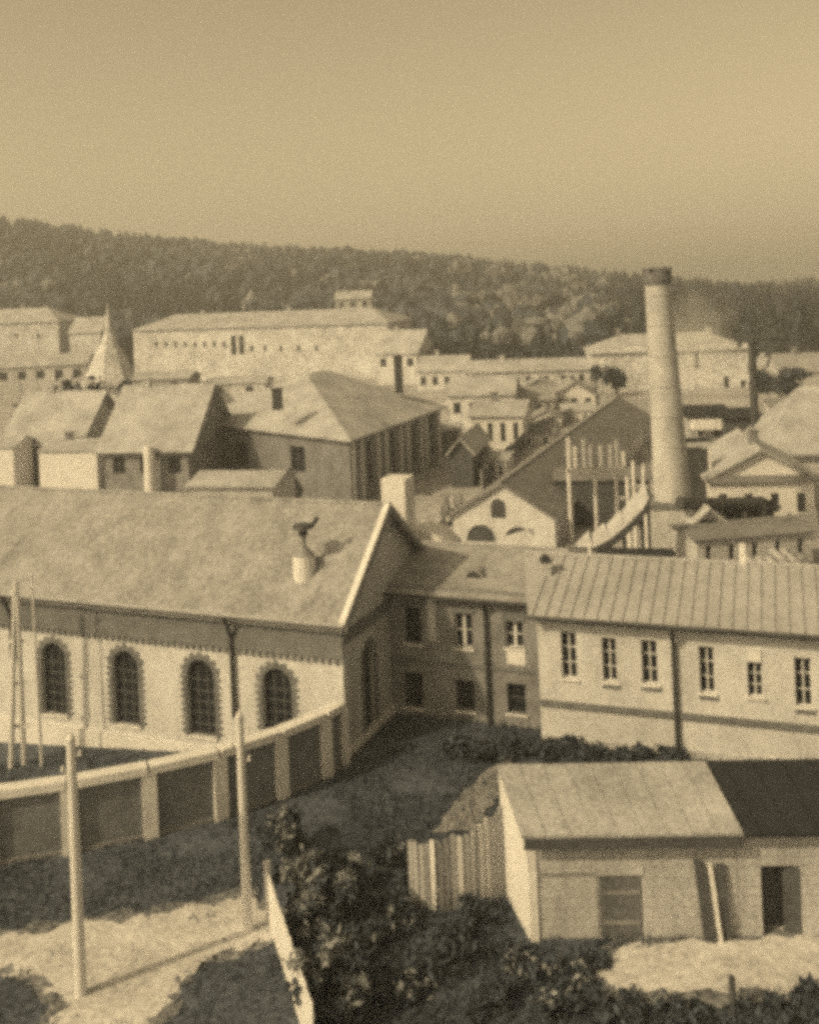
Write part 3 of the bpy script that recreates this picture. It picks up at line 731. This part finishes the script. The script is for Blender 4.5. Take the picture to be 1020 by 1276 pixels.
def far_house(name, x0, y0, x1, y1, d, dep, ze_y, zr_y, label, ang=0, wm=PLASTER, rm=ROOFP, axis='u', cat='house', nwin=0, hip=0, wz=None, ov=.4, group=None, wf=.45, base=None, rw_=None, pxw=(), fch=True):
    """a house whose front foot runs between two pixels; d = distance of its left foot"""
    p = D(x0, y0, d); z0 = gz(p.x, p.y) - .3 if base is None else base
    a = Vector((p.x, p.y, 0)); u = vec(rad(ang))
    L = along(a, u, x1, y1); v = Vector((-u.y, u.x, 0)); c = a + u * L / 2
    ze = CAMH + ray((x0 + x1) / 2, ze_y)[1] * c.y; zr = CAMH + ray((x0 + x1) / 2, zr_y)[1] * (c + v * (dep / 2 if axis == 'u' else 0)).y
    ops = []
    if nwin:
        st = L / nwin; h = ze - max(z0, 0)
        for k in range(nwin):
            m_ = st * (k + .5); ops.append((m_ - st * wf / 2, m_ + st * wf / 2, *((ze - 2.6, ze - 1.0) if wz is None else (ze - wz[1], ze - wz[0])), False))
    for x_, y_, w_, h_ in pxw: ops.append(on(a, u, x_ - w_ / 2, x_ + w_ / 2, y_ - h_ / 2, y_ + h_ / 2))
    if zr <= ze: zr = ze + .6
    t = gable(name, a, u, v, L, dep, z0, ze, zr, label, cat, wm, rm, axis, ov, front=ops, hip=hip, group=group, right=rw_ or ())
    if cat in ('house', 'building') and L > 6:
        for f in ((.3,) if L < 25 else (.2, .5, .78)):
            f += random.uniform(-.08, .08)
            pos = a + u * L * f + v * dep * .5 if axis == 'u' else a + u * L * .5 + v * dep * f
            chimney_stack(t, pos + UP * (zr - .2), random.uniform(.6, .85), random.uniform(.7, 1.3), random.choice((BRICK, PLASTER2)))
    return t

# cottages left of the hipped house
far_house('roadside_cottage', 12, 600, 100, 600, 108, 9, 546, 490, 'cottage with a broad pale roof over a dark gateway behind the hall', -14, PLASTER, ROOFP, 'u', nwin=0, ov=.8)
p = D(34, 600, 107.2); t = thing('dark_gateway', (p.x, p.y, 0), 'tall dark boarded gate under the roadside cottage eave', 'gate')
q = Vector((p.x, p.y, 0)); zt = CAMH + ray(34, 550)[1] * 107
gt = MB().box(q, vec(rad(-14)), Y1, -1.3, 1.3, -.3, .0, 0, zt).build('leaf', IRON, t)
for sx in (-1.45, 1.3): MB().box(q, vec(rad(-14)), Y1, sx, sx + .2, -.35, .05, 0, zt).build('post', WOODD, t)
far_house('whitewashed_annex', 50, 604, 122, 606, 103, 5, 563, 549, 'blind whitewashed annex before the roadside cottage', -10, WHITE, ROOFP, 'u', ov=.15)
far_house('low_white_store', -40, 600, 18, 602, 104, 5, 560, 545, 'low whitewashed store beside the dark boarded gate', -10, WHITE, ROOFP, 'u', ov=.1)
far_house('steep_roofed_house', 132, 604, 236, 606, 100, 12, 556, 482, 'house with a steep pale roof next to the hipped house', -10, BRICK, ROOFP, 'u', nwin=3, ov=.7)
p = D(187, 598, 98); t = thing('white_pier', (p.x, p.y, 0), 'slender white pier with rounded foot under the steep roof', 'pier')
q = Vector((p.x, p.y, 0)); MB().tube(q + UP * 0, q + UP * (CAMH + ray(187, 556)[1] * 98), .55, .5, 12).build('shaft', WHITE, t)
MB().tube(q + UP * 0, q + UP * 1.2, .8, .75, 12).build('foot', WHITE, t)
far_house('low_grey_shed', 236, 620, 340, 624, 76, 5, 606, 590, 'low grey shed with pale roof before the hipped house', -12, PLASTER2, ROOFP, 'u', 'shed', ov=.3)
far_house('dark_gabled_porch', 334, 632, 364, 634, 80, 4, 622, 599, 'small dark pointed porch in front of the hipped house', -5, WOODD, IRON, 'v', 'porch', ov=.2)
# tent-roofed tower
p = D(138, 480, 175); q = Vector((p.x, p.y, 0)); t = thing('tent_roofed_tower', q, 'pale tower with a pointed tent roof among the cottages', 'tower')
z1 = CAMH + ray(138, 478)[1] * 175; z2 = CAMH + ray(138, 434)[1] * 175; z3 = CAMH + ray(138, 382)[1] * 175
MB().box(q, X1, Y1, -3.6, 3.6, -3.6, 3.6, 0, z1).build('body', FARW, t)
m = MB(); m.tube(q + UP * z1, q + UP * z2, 4.9, 2.0, 8); m.tube(q + UP * (z2 + .003), q + UP * (z2 + 2.6), 1.7, .8, 8); m.tube(q + UP * (z2 + 2.603), q + UP * z3, .75, .08, 8); m.build('tent_roof', FARW, t)
MB().tube(q + UP * (z3 - .3), q + UP * (z3 + .9), .12, .05, 6).build('finial', FARW, t)
# far buildings
far_house('long_barracks', 168, 468, 486, 476, 236, 18, 406, 388, 'very long pale two-storey building before the forest edge', -16, FARW, ROOFP, 'u', 'building', hip=6, pxw=[(x, 429, 3.5, 7) for x in range(195, 286, 12)] + [(291, 430, 6, 24), (301, 430, 6, 24)] + [(x, 434, 3.5, 7) for x in (314, 330, 350, 372, 394)])
far_house('far_pale_hall', -60, 434, 74, 436, 300, 16, 402, 385, 'pale hall with hipped roof at the forest edge behind the tower', -8, FARW, ROOFP, 'u', 'building', hip=7, pxw=[(20, 418, 4, 5), (48, 419, 4, 5)])
far_house('stepped_pale_house', 88, 452, 126, 452, 262, 10, 414, 396, 'pale house squeezed between far hall and tent tower', -5, FARW, ROOFP, 'u')
far_house('long_low_barn', -30, 478, 108, 474, 205, 8, 456, 443, 'long low barn with a bright roof edge left of tower', 4, PLASTER2, ROOFP, 'u', 'barn', nwin=6)
far_house('square_lookout', 390, 398, 416, 400, 252, 6, 394, 391, 'small square pale lookout above the long building roof', -5, WHITE, ROOFP, 'u', 'building', ov=.2)
far_house('sloping_roof_house', 470, 470, 520, 472, 205, 12, 440, 412, 'pale house with sloping roof at the end of the long building', -20, PLASTER, ROOFP, 'u', nwin=3)
far_house('end_cottage', 520, 480, 580, 484, 190, 10, 462, 444, 'plain pale cottage below the dark trees', -12, PLASTER, ROOFP, 'u', nwin=4)
far_house('long_white_row', 582, 476, 736, 484, 178, 10, 462, 448, 'long white row of dwellings below the wooded slope', -8, FARW, ROOFP, 'u', 'house', nwin=7, wz=(.9, 2), wf=.3)
far_house('clustered_house', 560, 522, 640, 524, 148, 10, 492, 470, 'pale clustered house with blank roof behind the two-window house', -10, PLASTER, ROOFP, 'u', nwin=4)
far_house('clustered_house', 640, 516, 690, 518, 152, 9, 498, 482, 'grey-roofed cottage with dark windows in the village cluster', -6, PLASTER2, ROOFL, 'u', nwin=4, wz=(.6, 2))
far_house('clustered_house', 690, 508, 742, 512, 158, 9, 492, 476, 'cottage with dark porch openings next to the workshop roof end', -4, WHITE, ROOFL, 'v', nwin=3, wz=(.5, 2))
far_house('two_window_house', 588, 566, 652, 570, 122, 9, 518, 500, 'white house with tall dark windows above the long workshop', -14, WHITE, ROOFP, 'u', nwin=4, wz=(.8, 3.0), wf=.4)
far_house('dark_barn', 562, 606, 590, 608, 100, 9, 562, 546, 'dark barn end between hipped house and workshop', -14, WOODD, ROOFP, 'v', 'barn')
far_house('white_mansion', 738, 496, 938, 506, 176, 14, 436, 414, 'large white mansion behind the factory chimney', -6, FARW, ROOFP, 'u', 'building', hip=6, pxw=[(868, 448, 5, 22), (921, 430, 6, 6), (905, 476, 7, 14), (926, 484, 6, 20)])
far_house('balcony_house', 858, 566, 908, 568, 112, 7, 518, 506, 'small house with a white balcony slab behind the chimney', -6, PLASTER2, ROOFD, 'u', nwin=2, wz=(.5, 2.2))
p = D(860, 534, 111); u = vec(rad(-6)); t = thing('balcony_slab', (p.x, p.y, 0), 'white balcony deck on posts beside the factory chimney', 'balcony')
q = Vector((p.x, p.y, 0)); MB().box(q, u, Y1, 0, 4.0, -1.2, .2, p.z, p.z + .9).build('deck', WHITE, t)
for s_ in (.3, 3.7): MB().box(q, u, Y1, s_ - .1, s_ + .1, -1.1, -.9, 0, p.z).build('post', PLASTER2, t)
far_house('dark_boiler_shed', 904, 560, 948, 562, 108, 7, 520, 510, 'dark boiler shed with iron stack', -6, WOODD, ROOFD, 'u', 'shed')
p = D(941, 540, 104); q = Vector((p.x, p.y, 0)); t = thing('iron_stack', q, 'dark slim iron smokestack above the boiler shed', 'chimney')
m = MB(); m.tube(q, q + UP * (CAMH + ray(941, 428)[1] * 104), .42, .36, 12); m.build('pipe', IRON, t); zt = CAMH + ray(941, 428)[1] * 104
MB().tube(q + UP * zt, q + UP * (zt + .25), .46, .46, 12).build('rim', IRON, t)
pt = far_house('pedimented_house', 886, 652, 1016, 660, 82, 10, 594, 560, 'white house with a low pediment facing the yard', -8, WHITE, ROOFP, 'v', 'house', nwin=4, wz=(1.3, 2.8), wf=.32, ov=.5)
p_ = D(886, 652, 82); uu = vec(rad(-8)); n_ = Vector((uu.y, -uu.x, 0)); ln = along(Vector((p_.x, p_.y, 0)), uu, 1016, 660); ez = CAMH + ray(951, 594)[1] * p_.y
MB().box(Vector((p_.x, p_.y, 0)), uu, n_, -.4, ln + .4, .01, .4, ez - .25, ez + .25).build('entablature', WOODG, pt)
far_house('big_roofed_barn', 958, 604, 1100, 612, 94, 12, 560, 480, 'barn with a large pale roof at the edge of the factory yard', -10, PLASTER2, ROOFP, 'u', 'barn', ov=.6, hip=4)
far_house('far_right_house', 972, 476, 1060, 480, 190, 10, 462, 440, 'pale house near the dark forest at the valley side', -6, PLASTER2, ROOFL, 'u', nwin=4)
far_house('far_white_cottage', 944, 468, 984, 470, 210, 9, 458, 446, 'little white cottage against the dark forest', -6, WHITE, ROOFP, 'u', nwin=2, wz=(.4, 1.6))
far_house('boarded_hut', 864, 622, 884, 624, 96, 4, 560, 556, 'narrow dark boarded hut behind the chimney shaft', -6, IRON, ROOFD, 'u', 'hut')
far_house('forest_lodge', 418, 382, 462, 386, 330, 9, 372, 363, 'pale lodge in a clearing on the wooded slope', -4, PLASTER2, ROOFP, 'u', nwin=3)
far_house('courtyard_store', 868, 690, 1012, 690, 66, 4, 668, 654, 'rough plastered store along the yard behind the wing roof', 8, PLASTER2, ROOFB, 'u', 'shed', nwin=5, wz=(.4, 1.4), wf=.25, ov=.25)
far_house('arched_kiln', 866, 668, 900, 668, 70, 4, 648, 634, 'small round-fronted kiln house at the chimney foot', 4, PLASTER2, PLASTER2, 'v', 'hut', nwin=1, wz=(-.2, 1.2), wf=.6)
far_house('timber_stage', 905, 652, 965, 648, 76, 3, 634, 628, 'dark timber loading stage before the pedimented house', 4, WOODD, ROOFD, 'u', 'stage')

# crowded sheds, walls and timber between the larger houses
EX = [
 ('plank_shed', 548, 546, 572, 548, 118, 5, 536, 528, 'plank shed against the hipped house rear corner', WOODG, ROOFP, 'u'),
 ('wash_house', 600, 588, 632, 590, 104, 5, 574, 566, 'wash-house below the two-window house', PLASTER, ROOFP, 'u'),
 ('stable', 648, 556, 690, 560, 124, 6, 540, 528, 'grey stable between the two-window house and workshop roof', PLASTER2, ROOFB, 'u'),
 ('goat_shed', 660, 536, 700, 538, 136, 5, 522, 512, 'little goat shed uphill of the grey stable', FARW, ROOFL, 'v'),
 ('dairy', 702, 528, 738, 530, 142, 5, 512, 503, 'whitewashed dairy close to the workshop roof end', WHITE, ROOFP, 'u'),
 ('woodshed', 610, 500, 640, 502, 160, 5, 488, 482, 'open woodshed under the white row', WOODD, ROOFP, 'u'),
 ('granary', 655, 494, 690, 496, 166, 5, 480, 472, 'small granary under the middle of the white row', WOODG, ROOFP, 'v'),
 ('bakehouse', 556, 500, 590, 502, 165, 6, 486, 478, 'low bakehouse beside the end cottage', FARW, ROOFP, 'u'),
 ('cart_shed', 700, 492, 740, 494, 168, 5, 484, 476, 'dark-fronted cart shed next to the white mansion', WOODD, ROOFL, 'u'),
 ('coal_store', 944, 584, 966, 586, 92, 4, 566, 558, 'dark coal store between boiler shed and big barn', WOODD, ROOFD, 'u'),
 ('tool_hut', 960, 520, 1000, 524, 128, 5, 506, 498, 'tool hut behind the big pale barn roof', PLASTER2, ROOFB, 'u'),
 ('summer_kitchen', 236, 520, 262, 521, 135, 5, 508, 498, 'summer kitchen behind the steep-roofed house', FARW, ROOFL, 'u'),
 ('drying_loft', 165, 482, 235, 486, 165, 6, 472, 464, 'drying loft with dark front below the long building', WOODG, ROOFP, 'u'),
 ('ox_byre', 255, 488, 330, 492, 170, 6, 478, 470, 'ox byre with pale roof below the long building', FARW, ROOFP, 'u'),
 ('pump_house', 876, 548, 900, 549, 116, 4, 538, 532, 'little pump house by the balcony', WOODD, ROOFP, 'u'),
 ('open_works_shed', 694, 660, 812, 664, 83, 5, 598, 588, 'dark open-fronted works shed behind the pale trestle', WOODD, ROOFB, 'u'),
]
for nm, x0, y0, x1, y1, d, dp_, ey, ry, lb, wm_, rm_, ax in EX:
    far_house(nm, x0, y0, x1, y1, d, dp_, ey, ry, lb, -8 + random.uniform(-6, 6), wm_, rm_, ax, 'shed', ov=.25, nwin=2 if wm_ not in (WOODD,) else 0, wz=(.5, 1.4), wf=.25)
def yard_fence(x0, y0, d0, x1, y1, d1, h, m_, lb, nm='village_fence'):
    p, q = D(x0, y0, d0), D(x1, y1, d1); p.z = q.z = 0
    t = thing(nm, p, lb, 'fence'); d = (q - p); l = d.length; d.normalize(); n = Vector((d.y, -d.x, 0)); k = max(2, int(l / 2.2))
    for i in range(k):
        a0, a1 = l * i / k, l * (i + 1) / k
        MB().box(p, d, n, a0 + .08, a1 - .08, -.04, .04, .1, h + random.uniform(-.1, .1)).build('panel', m_, t)
        MB().box(p, d, n, a0 - .08, a0 + .08, -.09, .09, 0, h + .2).build('post', WOODG, t)
yard_fence(600, 606, 98, 655, 560, 122, 1.8, WOODD, 'dark board fence along the left side of the long workshop')
yard_fence(655, 545, 126, 735, 515, 150, 1.8, WOODG, 'grey board fence climbing beside the workshop roof')
yard_fence(560, 530, 142, 640, 540, 134, 1.6, FARW, 'pale fence in front of the clustered house')
yard_fence(745, 508, 158, 860, 520, 140, 1.8, WOODG, 'grey fence below the white mansion')
yard_fence(-20, 470, 215, 110, 462, 222, 1.6, WHITE, 'bright fence line left of the tent tower')
yard_fence(870, 676, 72, 1020, 662, 76, 2.0, PLASTER2, 'plastered yard wall in front of the pedimented house', 'works_wall')
p = D(870, 610, 84); q = Vector((p.x, p.y, 0)); t = thing('tall_dark_door', q, 'tall dark sliding door beside the chimney shaft', 'door')
zt_ = CAMH + ray(872, 560)[1] * 84
MB().box(q, X1, Y1, -.85, .85, 0, .3, 0, zt_).build('leaf', IRON, t); MB().box(q, X1, Y1, .87, 1.1, -.1, .4, 0, zt_ + .2).build('jamb', WHITE, t); MB().box(q, X1, Y1, -1.0, 1.1, -.1, .4, zt_ + .21, zt_ + .5).build('head', PLASTER2, t)
for i, (x, y, d, lb) in enumerate(((668, 600, 100, 'stack of sawn timber beside the workshop'), (955, 690, 62, 'timber pile behind the wing roof'), (985, 684, 64, 'second timber pile next to the yard wall end'), (560, 640, 84, 'timber stack at the hipped house wall'))):
    p = D(x, y, d); q = Vector((p.x, p.y, 0)); t = thing('timber_stack', q, lb, 'timber stack')
    for k in range(4):
        for j in range(4 - k // 2):
            c = q + Vector((j * .62 + k * .2 - 1, random.uniform(-.2, .2), .26 + k * .5)); MB().tube(c, c + Vector((.25, 3.2, 0)), .25, .22, 7).build('log', random.choice((WOODP, WOODG)), t)

# ------------------------------------------------------------------ trees, shrubs and grass
def leaf_cloud(n, rx, rz, size, seed, lumps=6):
    r = np.random.default_rng(seed)
    cs = r.normal(0, .45, (lumps, 3)); cs[:, 2] = r.uniform(-.6, .75, lumps)
    v = []; f = []
    for i in range(n):
        c = cs[r.integers(lumps)]; p = c + r.normal(0, .17, 3)
        p = p * np.array((rx, rx, rz)); a = r.normal(0, 1, 3); a /= np.linalg.norm(a); b = np.cross(a, r.normal(0, 1, 3)); b /= np.linalg.norm(b) + 1e-6
        s = size * r.uniform(.45, 1.6); k = len(v)
        v += [tuple(p - a * s), tuple(p + b * s * .5), tuple(p + a * s), tuple(p - b * s * .5)]; f.append((k, k + 1, k + 2, k + 3))
    return v, f
def shrub(name, base, h, r, m, label, cat, n=500, size=.12, seed=0, group=None, trunk=.3, heads=None):
    t = thing(name, base, label, cat, group); b = Vector(base)
    mb = MB(); 
    for k in range(5):
        a = k * 1.3 + seed; mb.tube(b - UP * .1, b + Vector((math.cos(a) * r * .4, math.sin(a) * r * .4, h * .75)), .035 + h * .008, .01, 5)
    mb.build('trunk' if cat == 'tree' else 'stem', BARK, t)
    v, f = leaf_cloud(n, r, h * .5, size, seed, 9); mb = MB()
    mb.v = [(x + b.x, y + b.y, max(b.z - .05, z + b.z + h * .52)) for x, y, z in v]; mb.f = f
    mb.build('crown' if cat == 'tree' else 'foliage', m, t)
    if heads:
        v, f = leaf_cloud(heads, r * .95, h * .5, size * .95, seed + 50, 5); mb = MB()
        mb.v = [(x + b.x - r * .1, y + b.y - r * .2, max(b.z, z + b.z + h * .62)) for x, y, z in v]; mb.f = f; mb.build('blossom', LEAFP, t)
    return t
sh = [(352, 1060, 1.5, .7, 60), (370, 1090, 1.7, .7, 150), (392, 1110, 1.5, .7, 200), (378, 1140, 1.9, .75, 260), (408, 1150, 1.6, .8, 260), (425, 1115, 1.2, .7, 90),
      (392, 1190, 1.4, .75, 90), (412, 1230, 1.8, .8, 240), (400, 1262, 1.8, .8, 260), (440, 1268, 1.6, .8, 240), (455, 1190, .9, .8, 40), (500, 1150, .8, .8, 20), (520, 1230, .8, .9, 30), (480, 1080, .8, .9, 20)]
names = ['between yard wall and plank fence top', 'right at the head of the plank fence', 'below the yard wall foot', 'tallest beside the plank fence', 'with pale flower heads behind the tallest one', 'with few pale leaves', 'dark and low beside the fence', 'bright and bushy', 'hugging the plank fence foot', 'broad and bright by the garden', 'in the dark garden', 'near the board fence', 'in the lower garden', 'in the middle of the dark slope']
for i, (x, y, h, r, hd) in enumerate(sh):
    b = G(x, y); shrub('tall_weed', (b.x, b.y, 0), h, r, LEAFD, ('pale-blossomed' if hd else 'dark') + ' garden weed clump ' + names[i], 'shrub', 420, .12, i, 'weed clumps in the garden', heads=hd)
BL = ['scrubby bush below the path start', 'scrubby bush between path start and the post stub', 'scrubby bush right beside the post stub', 'scrubby bush at the far end of the path edge', 'pale-tipped scrubby bush below the pale shed corner',
      'dark scrubby bush in the lower garden hollow', 'dark scrubby bush under the board fence', 'pale-tipped bush near the shed end wall', 'pale-tipped low bush at the shed door step', 'dark bush at the foot of the board fence']
HB = ['leafy hedge bush beside the wing gable corner', 'hedge bush under the first wing windows', 'hedge bush behind the pale shed ridge middle', 'hedge bush nearest the wing drainpipe', 'small hedge bush before the brick block', 'dark bush before the brick block corner', 'dark round bush at the foot of the brick block drainpipe']
rowp = [(686, 940, .5), (730, 944, .45), (780, 946, .5), (830, 948, .5), (640, 936, .5), (600, 942, .8), (575, 940, .9)]
for i, (x, y, h) in enumerate(rowp):
    b = G(x, y); shrub('hedge_bush', (b.x, b.y, 0), h, 1.1, LEAFD, HB[i], 'bush', 500, .13, 30 + i, 'bushes along the buildings')
bl = [(770, 1268, .5), (850, 1272, .45), (960, 1270, .4), (1010, 1268, .45), (700, 1262, .5), (620, 1262, .5), (560, 1190, .5), (640, 1205, .4), (720, 1215, .4), (590, 1150, .6)]
for i, (x, y, h) in enumerate(bl):
    b = G(x, y); shrub('low_bush', (b.x, b.y, 0), h, .9, LEAFD, BL[i], 'bush', 420, .11, 60 + i, 'scrub below the sheds', heads=40 if i in (4, 7, 8) else None)
b = G(913, 1262); t = thing('stump_post', b, 'short dark post stub standing in scrub below the path', 'post'); MB().tube(b - UP * .1, b + UP * .95, .11, .09, 8).build('shaft', WOODD, t); MB().tube(b + UP * .951, b + UP * 1.02, .09, .03, 8).build('top', WOODD, t)
for i, (x, y, d, h, r, lb) in enumerate(((78, 500, 128, 9.6, 4.2, 'dark leafy tree behind the roadside cottage'), (112, 490, 112, 7.4, 1.8, 'dark tree squeezed between the roadside cottage and steep roof'), (172, 490, 172, 5.5, 2, 'dark bush by the drying loft'), (44, 490, 132, 8.2, 3, 'dark tree beyond the roadside cottage gable'), (250, 490, 122, 6.5, 2, 'dark tree at the hipped house left corner'), (767, 470, 168, 6.0, 2.3, 'round dark tree before the white mansion'),
        (520, 448, 215, 7, 5, 'dark tree behind the sloping roof house'), (560, 454, 210, 8, 6, 'wide dark tree above the end cottage'), (600, 452, 205, 7, 5, 'dark tree left above the white row'), (660, 452, 205, 8, 6, 'dark tree above the middle of the white row'),
        (715, 456, 205, 7, 5, 'dark tree above the white row end'), (975, 500, 150, 5, 4, 'dark tree below the far right house'))):
    p = D(x, y, d); shrub('village_tree', (p.x, p.y, 0), max(h, 3), r, LEAFD, lb, 'tree', 900, .035 * math.sqrt(d), 90 + i, 'trees in the village')

# near grass, one mass
V = []; Fc = []
def blade(x, y, z, h, w_, a, lean):
    k = len(V); dx, dy = math.cos(a) * w_, math.sin(a) * w_
    V.extend(((x - dx, y - dy, z), (x + dx, y + dy, z), (x + lean[0], y + lean[1], z + h))); Fc.append((k, k + 1, k + 2))
cnt = 0
R_ = random.Random(3)
while cnt < 60000:
    Y = R_.uniform(25, 48); X = R_.uniform(-20, 20) * Y / 38
    cnt += 1
    if inside((X, Y), ROAD) and R_.random() > (.02 if math.sin(X * 2.3) * math.sin(Y * 1.9 + 1) < .55 else .4): continue
    if inside((X, Y), PATH) and R_.random() > .02: continue
    q = Vector((X, Y, 0)) - S0
    if q.dot(VS) > -.1 and q.dot(VS) < 5.5 and q.dot(US) > -.3: continue
    q = Vector((X, Y, 0)) - O1
    if q.dot(V1) > -.1 and q.dot(U1) < .1: continue
    q = Vector((X, Y, 0)) - O3
    if q.dot(V3) > -.1 and q.dot(U3) > 0: continue
    if math.sin(X * .8 + 2) * math.sin(Y * 1.1 + X * .3) > .45 and R_.random() < .8: continue
    hh = R_.uniform(.1, .3) * (1.3 if X > -4 else 1) * (.7 if Y < 33 and X < -5 else 1)
    blade(X, Y, gz(X, Y) - .05, hh, R_.uniform(.02, .05), R_.uniform(0, 3.14), (R_.uniform(-.12, .12), R_.uniform(-.12, .12)))
mb = MB(); mb.v = V; mb.f = Fc
go = mb.build('grass', GRASS, kind='stuff'); go['label'] = 'rough dark grass over the foreground slope'; go['category'] = 'grass'

# forest on the far slope: conifers and broadleaf canopy, two masses
def patch(X, Y): return math.sin(X * .031 + 1.3) * math.sin(Y * .023 + X * .012) + .5 * math.sin(X * .083 + Y * .05)
def forest(seed):
    r = np.random.default_rng(seed); V = []; Fc = []; V2_ = []; F2 = []; V3_ = []; F3 = []
    bm = bmesh.new(); bmesh.ops.create_icosphere(bm, subdivisions=1, radius=1); bm.verts.ensure_lookup_table()
    iv = np.array([v.co for v in bm.verts]); bm.verts.index_update(); fi = [[v.index for v in f.verts] for f in bm.faces]; bm.free()
    k = 0
    while k < 7500:
        Y = 222 + 450 * r.random() ** .85; X = r.uniform(-.62, .62) * Y
        pxs = CX + F * X / Y
        start = 350 if pxs < 130 else 275 if pxs < 480 else (225 if pxs < 760 else 224)
        if Y < start or (395 < pxs < 480 and Y < 345): continue
        if 600 < pxs < 740 and 255 < Y < 330 and math.sin(X * .3) * math.sin(Y * .2) > .1: continue
        z = gz(X, Y); k += 1
        pt_ = patch(X, Y) - (1.2 if pxs > 770 else 0)
        if pt_ + r.normal(0, .35) < -.15:
            h = r.uniform(6, 13.5) * (1.05 if pxs > 700 else 1); rr = h * r.uniform(.17, .26); ns = 7
            for i in range(4):
                z0 = z + h * (.08 + .22 * i); z1 = z + h * (.42 + .2 * i); rad_ = rr * (1 - .22 * i); ph = r.uniform(0, 6); b = len(V)
                for j in range(ns):
                    a = ph + 2 * math.pi * j / ns; q = rad_ * r.uniform(.6, 1.25); V.append((X + q * math.cos(a), Y + q * math.sin(a), z0 + r.uniform(-.07, .05) * h))
                V.append((X + r.uniform(-.3, .3), Y, min(z1, z + h)))
                for j in range(ns): Fc.append((b + j, b + (j + 1) % ns, b + ns))
        else:
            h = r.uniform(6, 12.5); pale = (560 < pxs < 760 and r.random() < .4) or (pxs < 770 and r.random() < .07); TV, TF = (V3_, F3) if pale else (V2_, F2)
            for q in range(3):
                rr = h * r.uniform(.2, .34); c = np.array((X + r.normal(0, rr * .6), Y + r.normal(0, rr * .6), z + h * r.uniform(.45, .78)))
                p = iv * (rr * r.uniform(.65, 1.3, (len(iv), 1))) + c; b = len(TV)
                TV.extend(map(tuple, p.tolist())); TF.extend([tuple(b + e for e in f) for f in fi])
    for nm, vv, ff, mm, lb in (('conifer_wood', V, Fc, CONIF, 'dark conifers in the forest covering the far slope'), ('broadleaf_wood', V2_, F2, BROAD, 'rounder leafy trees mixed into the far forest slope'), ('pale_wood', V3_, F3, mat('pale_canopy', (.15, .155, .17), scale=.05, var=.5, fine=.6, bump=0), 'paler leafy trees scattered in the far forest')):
        me = bpy.data.meshes.new(nm); me.from_pydata(vv, [], ff); me.materials.append(mm)
        o = bpy.data.objects.new(nm, me); COL.objects.link(o); o['kind'] = 'stuff'; o['label'] = lb; o['category'] = 'forest'
forest(5)

# ------------------------------------------------------------------ haze
hz = bpy.data.materials.new('haze_air'); hz.use_nodes = True; n = hz.node_tree; n.nodes.clear()
out = n.nodes.new('ShaderNodeOutputMaterial'); pv = n.nodes.new('ShaderNodeVolumePrincipled')
pv.inputs['Color'].default_value = (.92, .92, .92, 1); pv.inputs['Density'].default_value = .00075; pv.inputs['Anisotropy'].default_value = .1
n.links.new(pv.outputs[0], out.inputs['Volume'])
mb = MB(); mb.box(Vector((0, 0, 0)), Vector((1, 0, 0)), Vector((0, 1, 0)), -1520, 1520, -320, 1520, -6, 95)
o = mb.build('haze', hz, kind='stuff'); o['label'] = 'thin pale haze over the whole valley'; o['category'] = 'haze'

# pale smoke drifting behind the factory chimney
sm_ = bpy.data.materials.new('smoke_air'); sm_.use_nodes = True; n = sm_.node_tree; n.nodes.clear()
out = n.nodes.new('ShaderNodeOutputMaterial'); pv = n.nodes.new('ShaderNodeVolumePrincipled')
pv.inputs['Color'].default_value = (.95, .95, .95, 1); pv.inputs['Density'].default_value = .1
tc_ = n.nodes.new('ShaderNodeTexCoord'); vm_ = n.nodes.new('ShaderNodeVectorMath'); vm_.operation = 'DIVIDE'; vm_.inputs[1].default_value = (8.0, 6.0, 9.0)
ln_ = n.nodes.new('ShaderNodeVectorMath'); ln_.operation = 'LENGTH'; nz_ = n.nodes.new('ShaderNodeTexNoise'); nz_.inputs['Scale'].default_value = .25; nz_.inputs['Detail'].default_value = 4
ad_ = n.nodes.new('ShaderNodeMath'); ad_.operation = 'MULTIPLY_ADD'; ad_.inputs[1].default_value = .9
mr_ = n.nodes.new('ShaderNodeMapRange'); mr_.inputs['From Min'].default_value = .35; mr_.inputs['From Max'].default_value = 1.3; mr_.inputs['To Min'].default_value = .13; mr_.inputs['To Max'].default_value = 0; mr_.interpolation_type = 'SMOOTHSTEP'
n.links.new(tc_.outputs['Object'], vm_.inputs[0]); n.links.new(vm_.outputs[0], ln_.inputs[0]); n.links.new(tc_.outputs['Object'], nz_.inputs['Vector'])
n.links.new(nz_.outputs[0], ad_.inputs[0]); n.links.new(ln_.outputs['Value'], ad_.inputs[2]); n.links.new(ad_.outputs[0], mr_.inputs['Value']); n.links.new(mr_.outputs[0], pv.inputs['Density'])
n.links.new(pv.outputs[0], out.inputs['Volume'])
bm = bmesh.new(); bmesh.ops.create_icosphere(bm, subdivisions=3, radius=1)
c = D(868, 428, 132); c.z = max(c.z, 9.5)
for v in bm.verts:
    f = 1 - .45 * max(0, v.co.z); w_ = 1 + .12 * math.sin(v.co.x * 5 + v.co.z * 4) * math.cos(v.co.y * 4)
    v.co = Vector((v.co.x * 8.5, v.co.y * 6.5, v.co.z * 9.2))
me = bpy.data.meshes.new('smoke'); bm.to_mesh(me); bm.free(); me.materials.append(sm_)
o = bpy.data.objects.new('smoke', me); COL.objects.link(o); o.location = c
o['kind'] = 'stuff'; o['label'] = 'pale smoke drifting behind the factory chimney'; o['category'] = 'smoke'
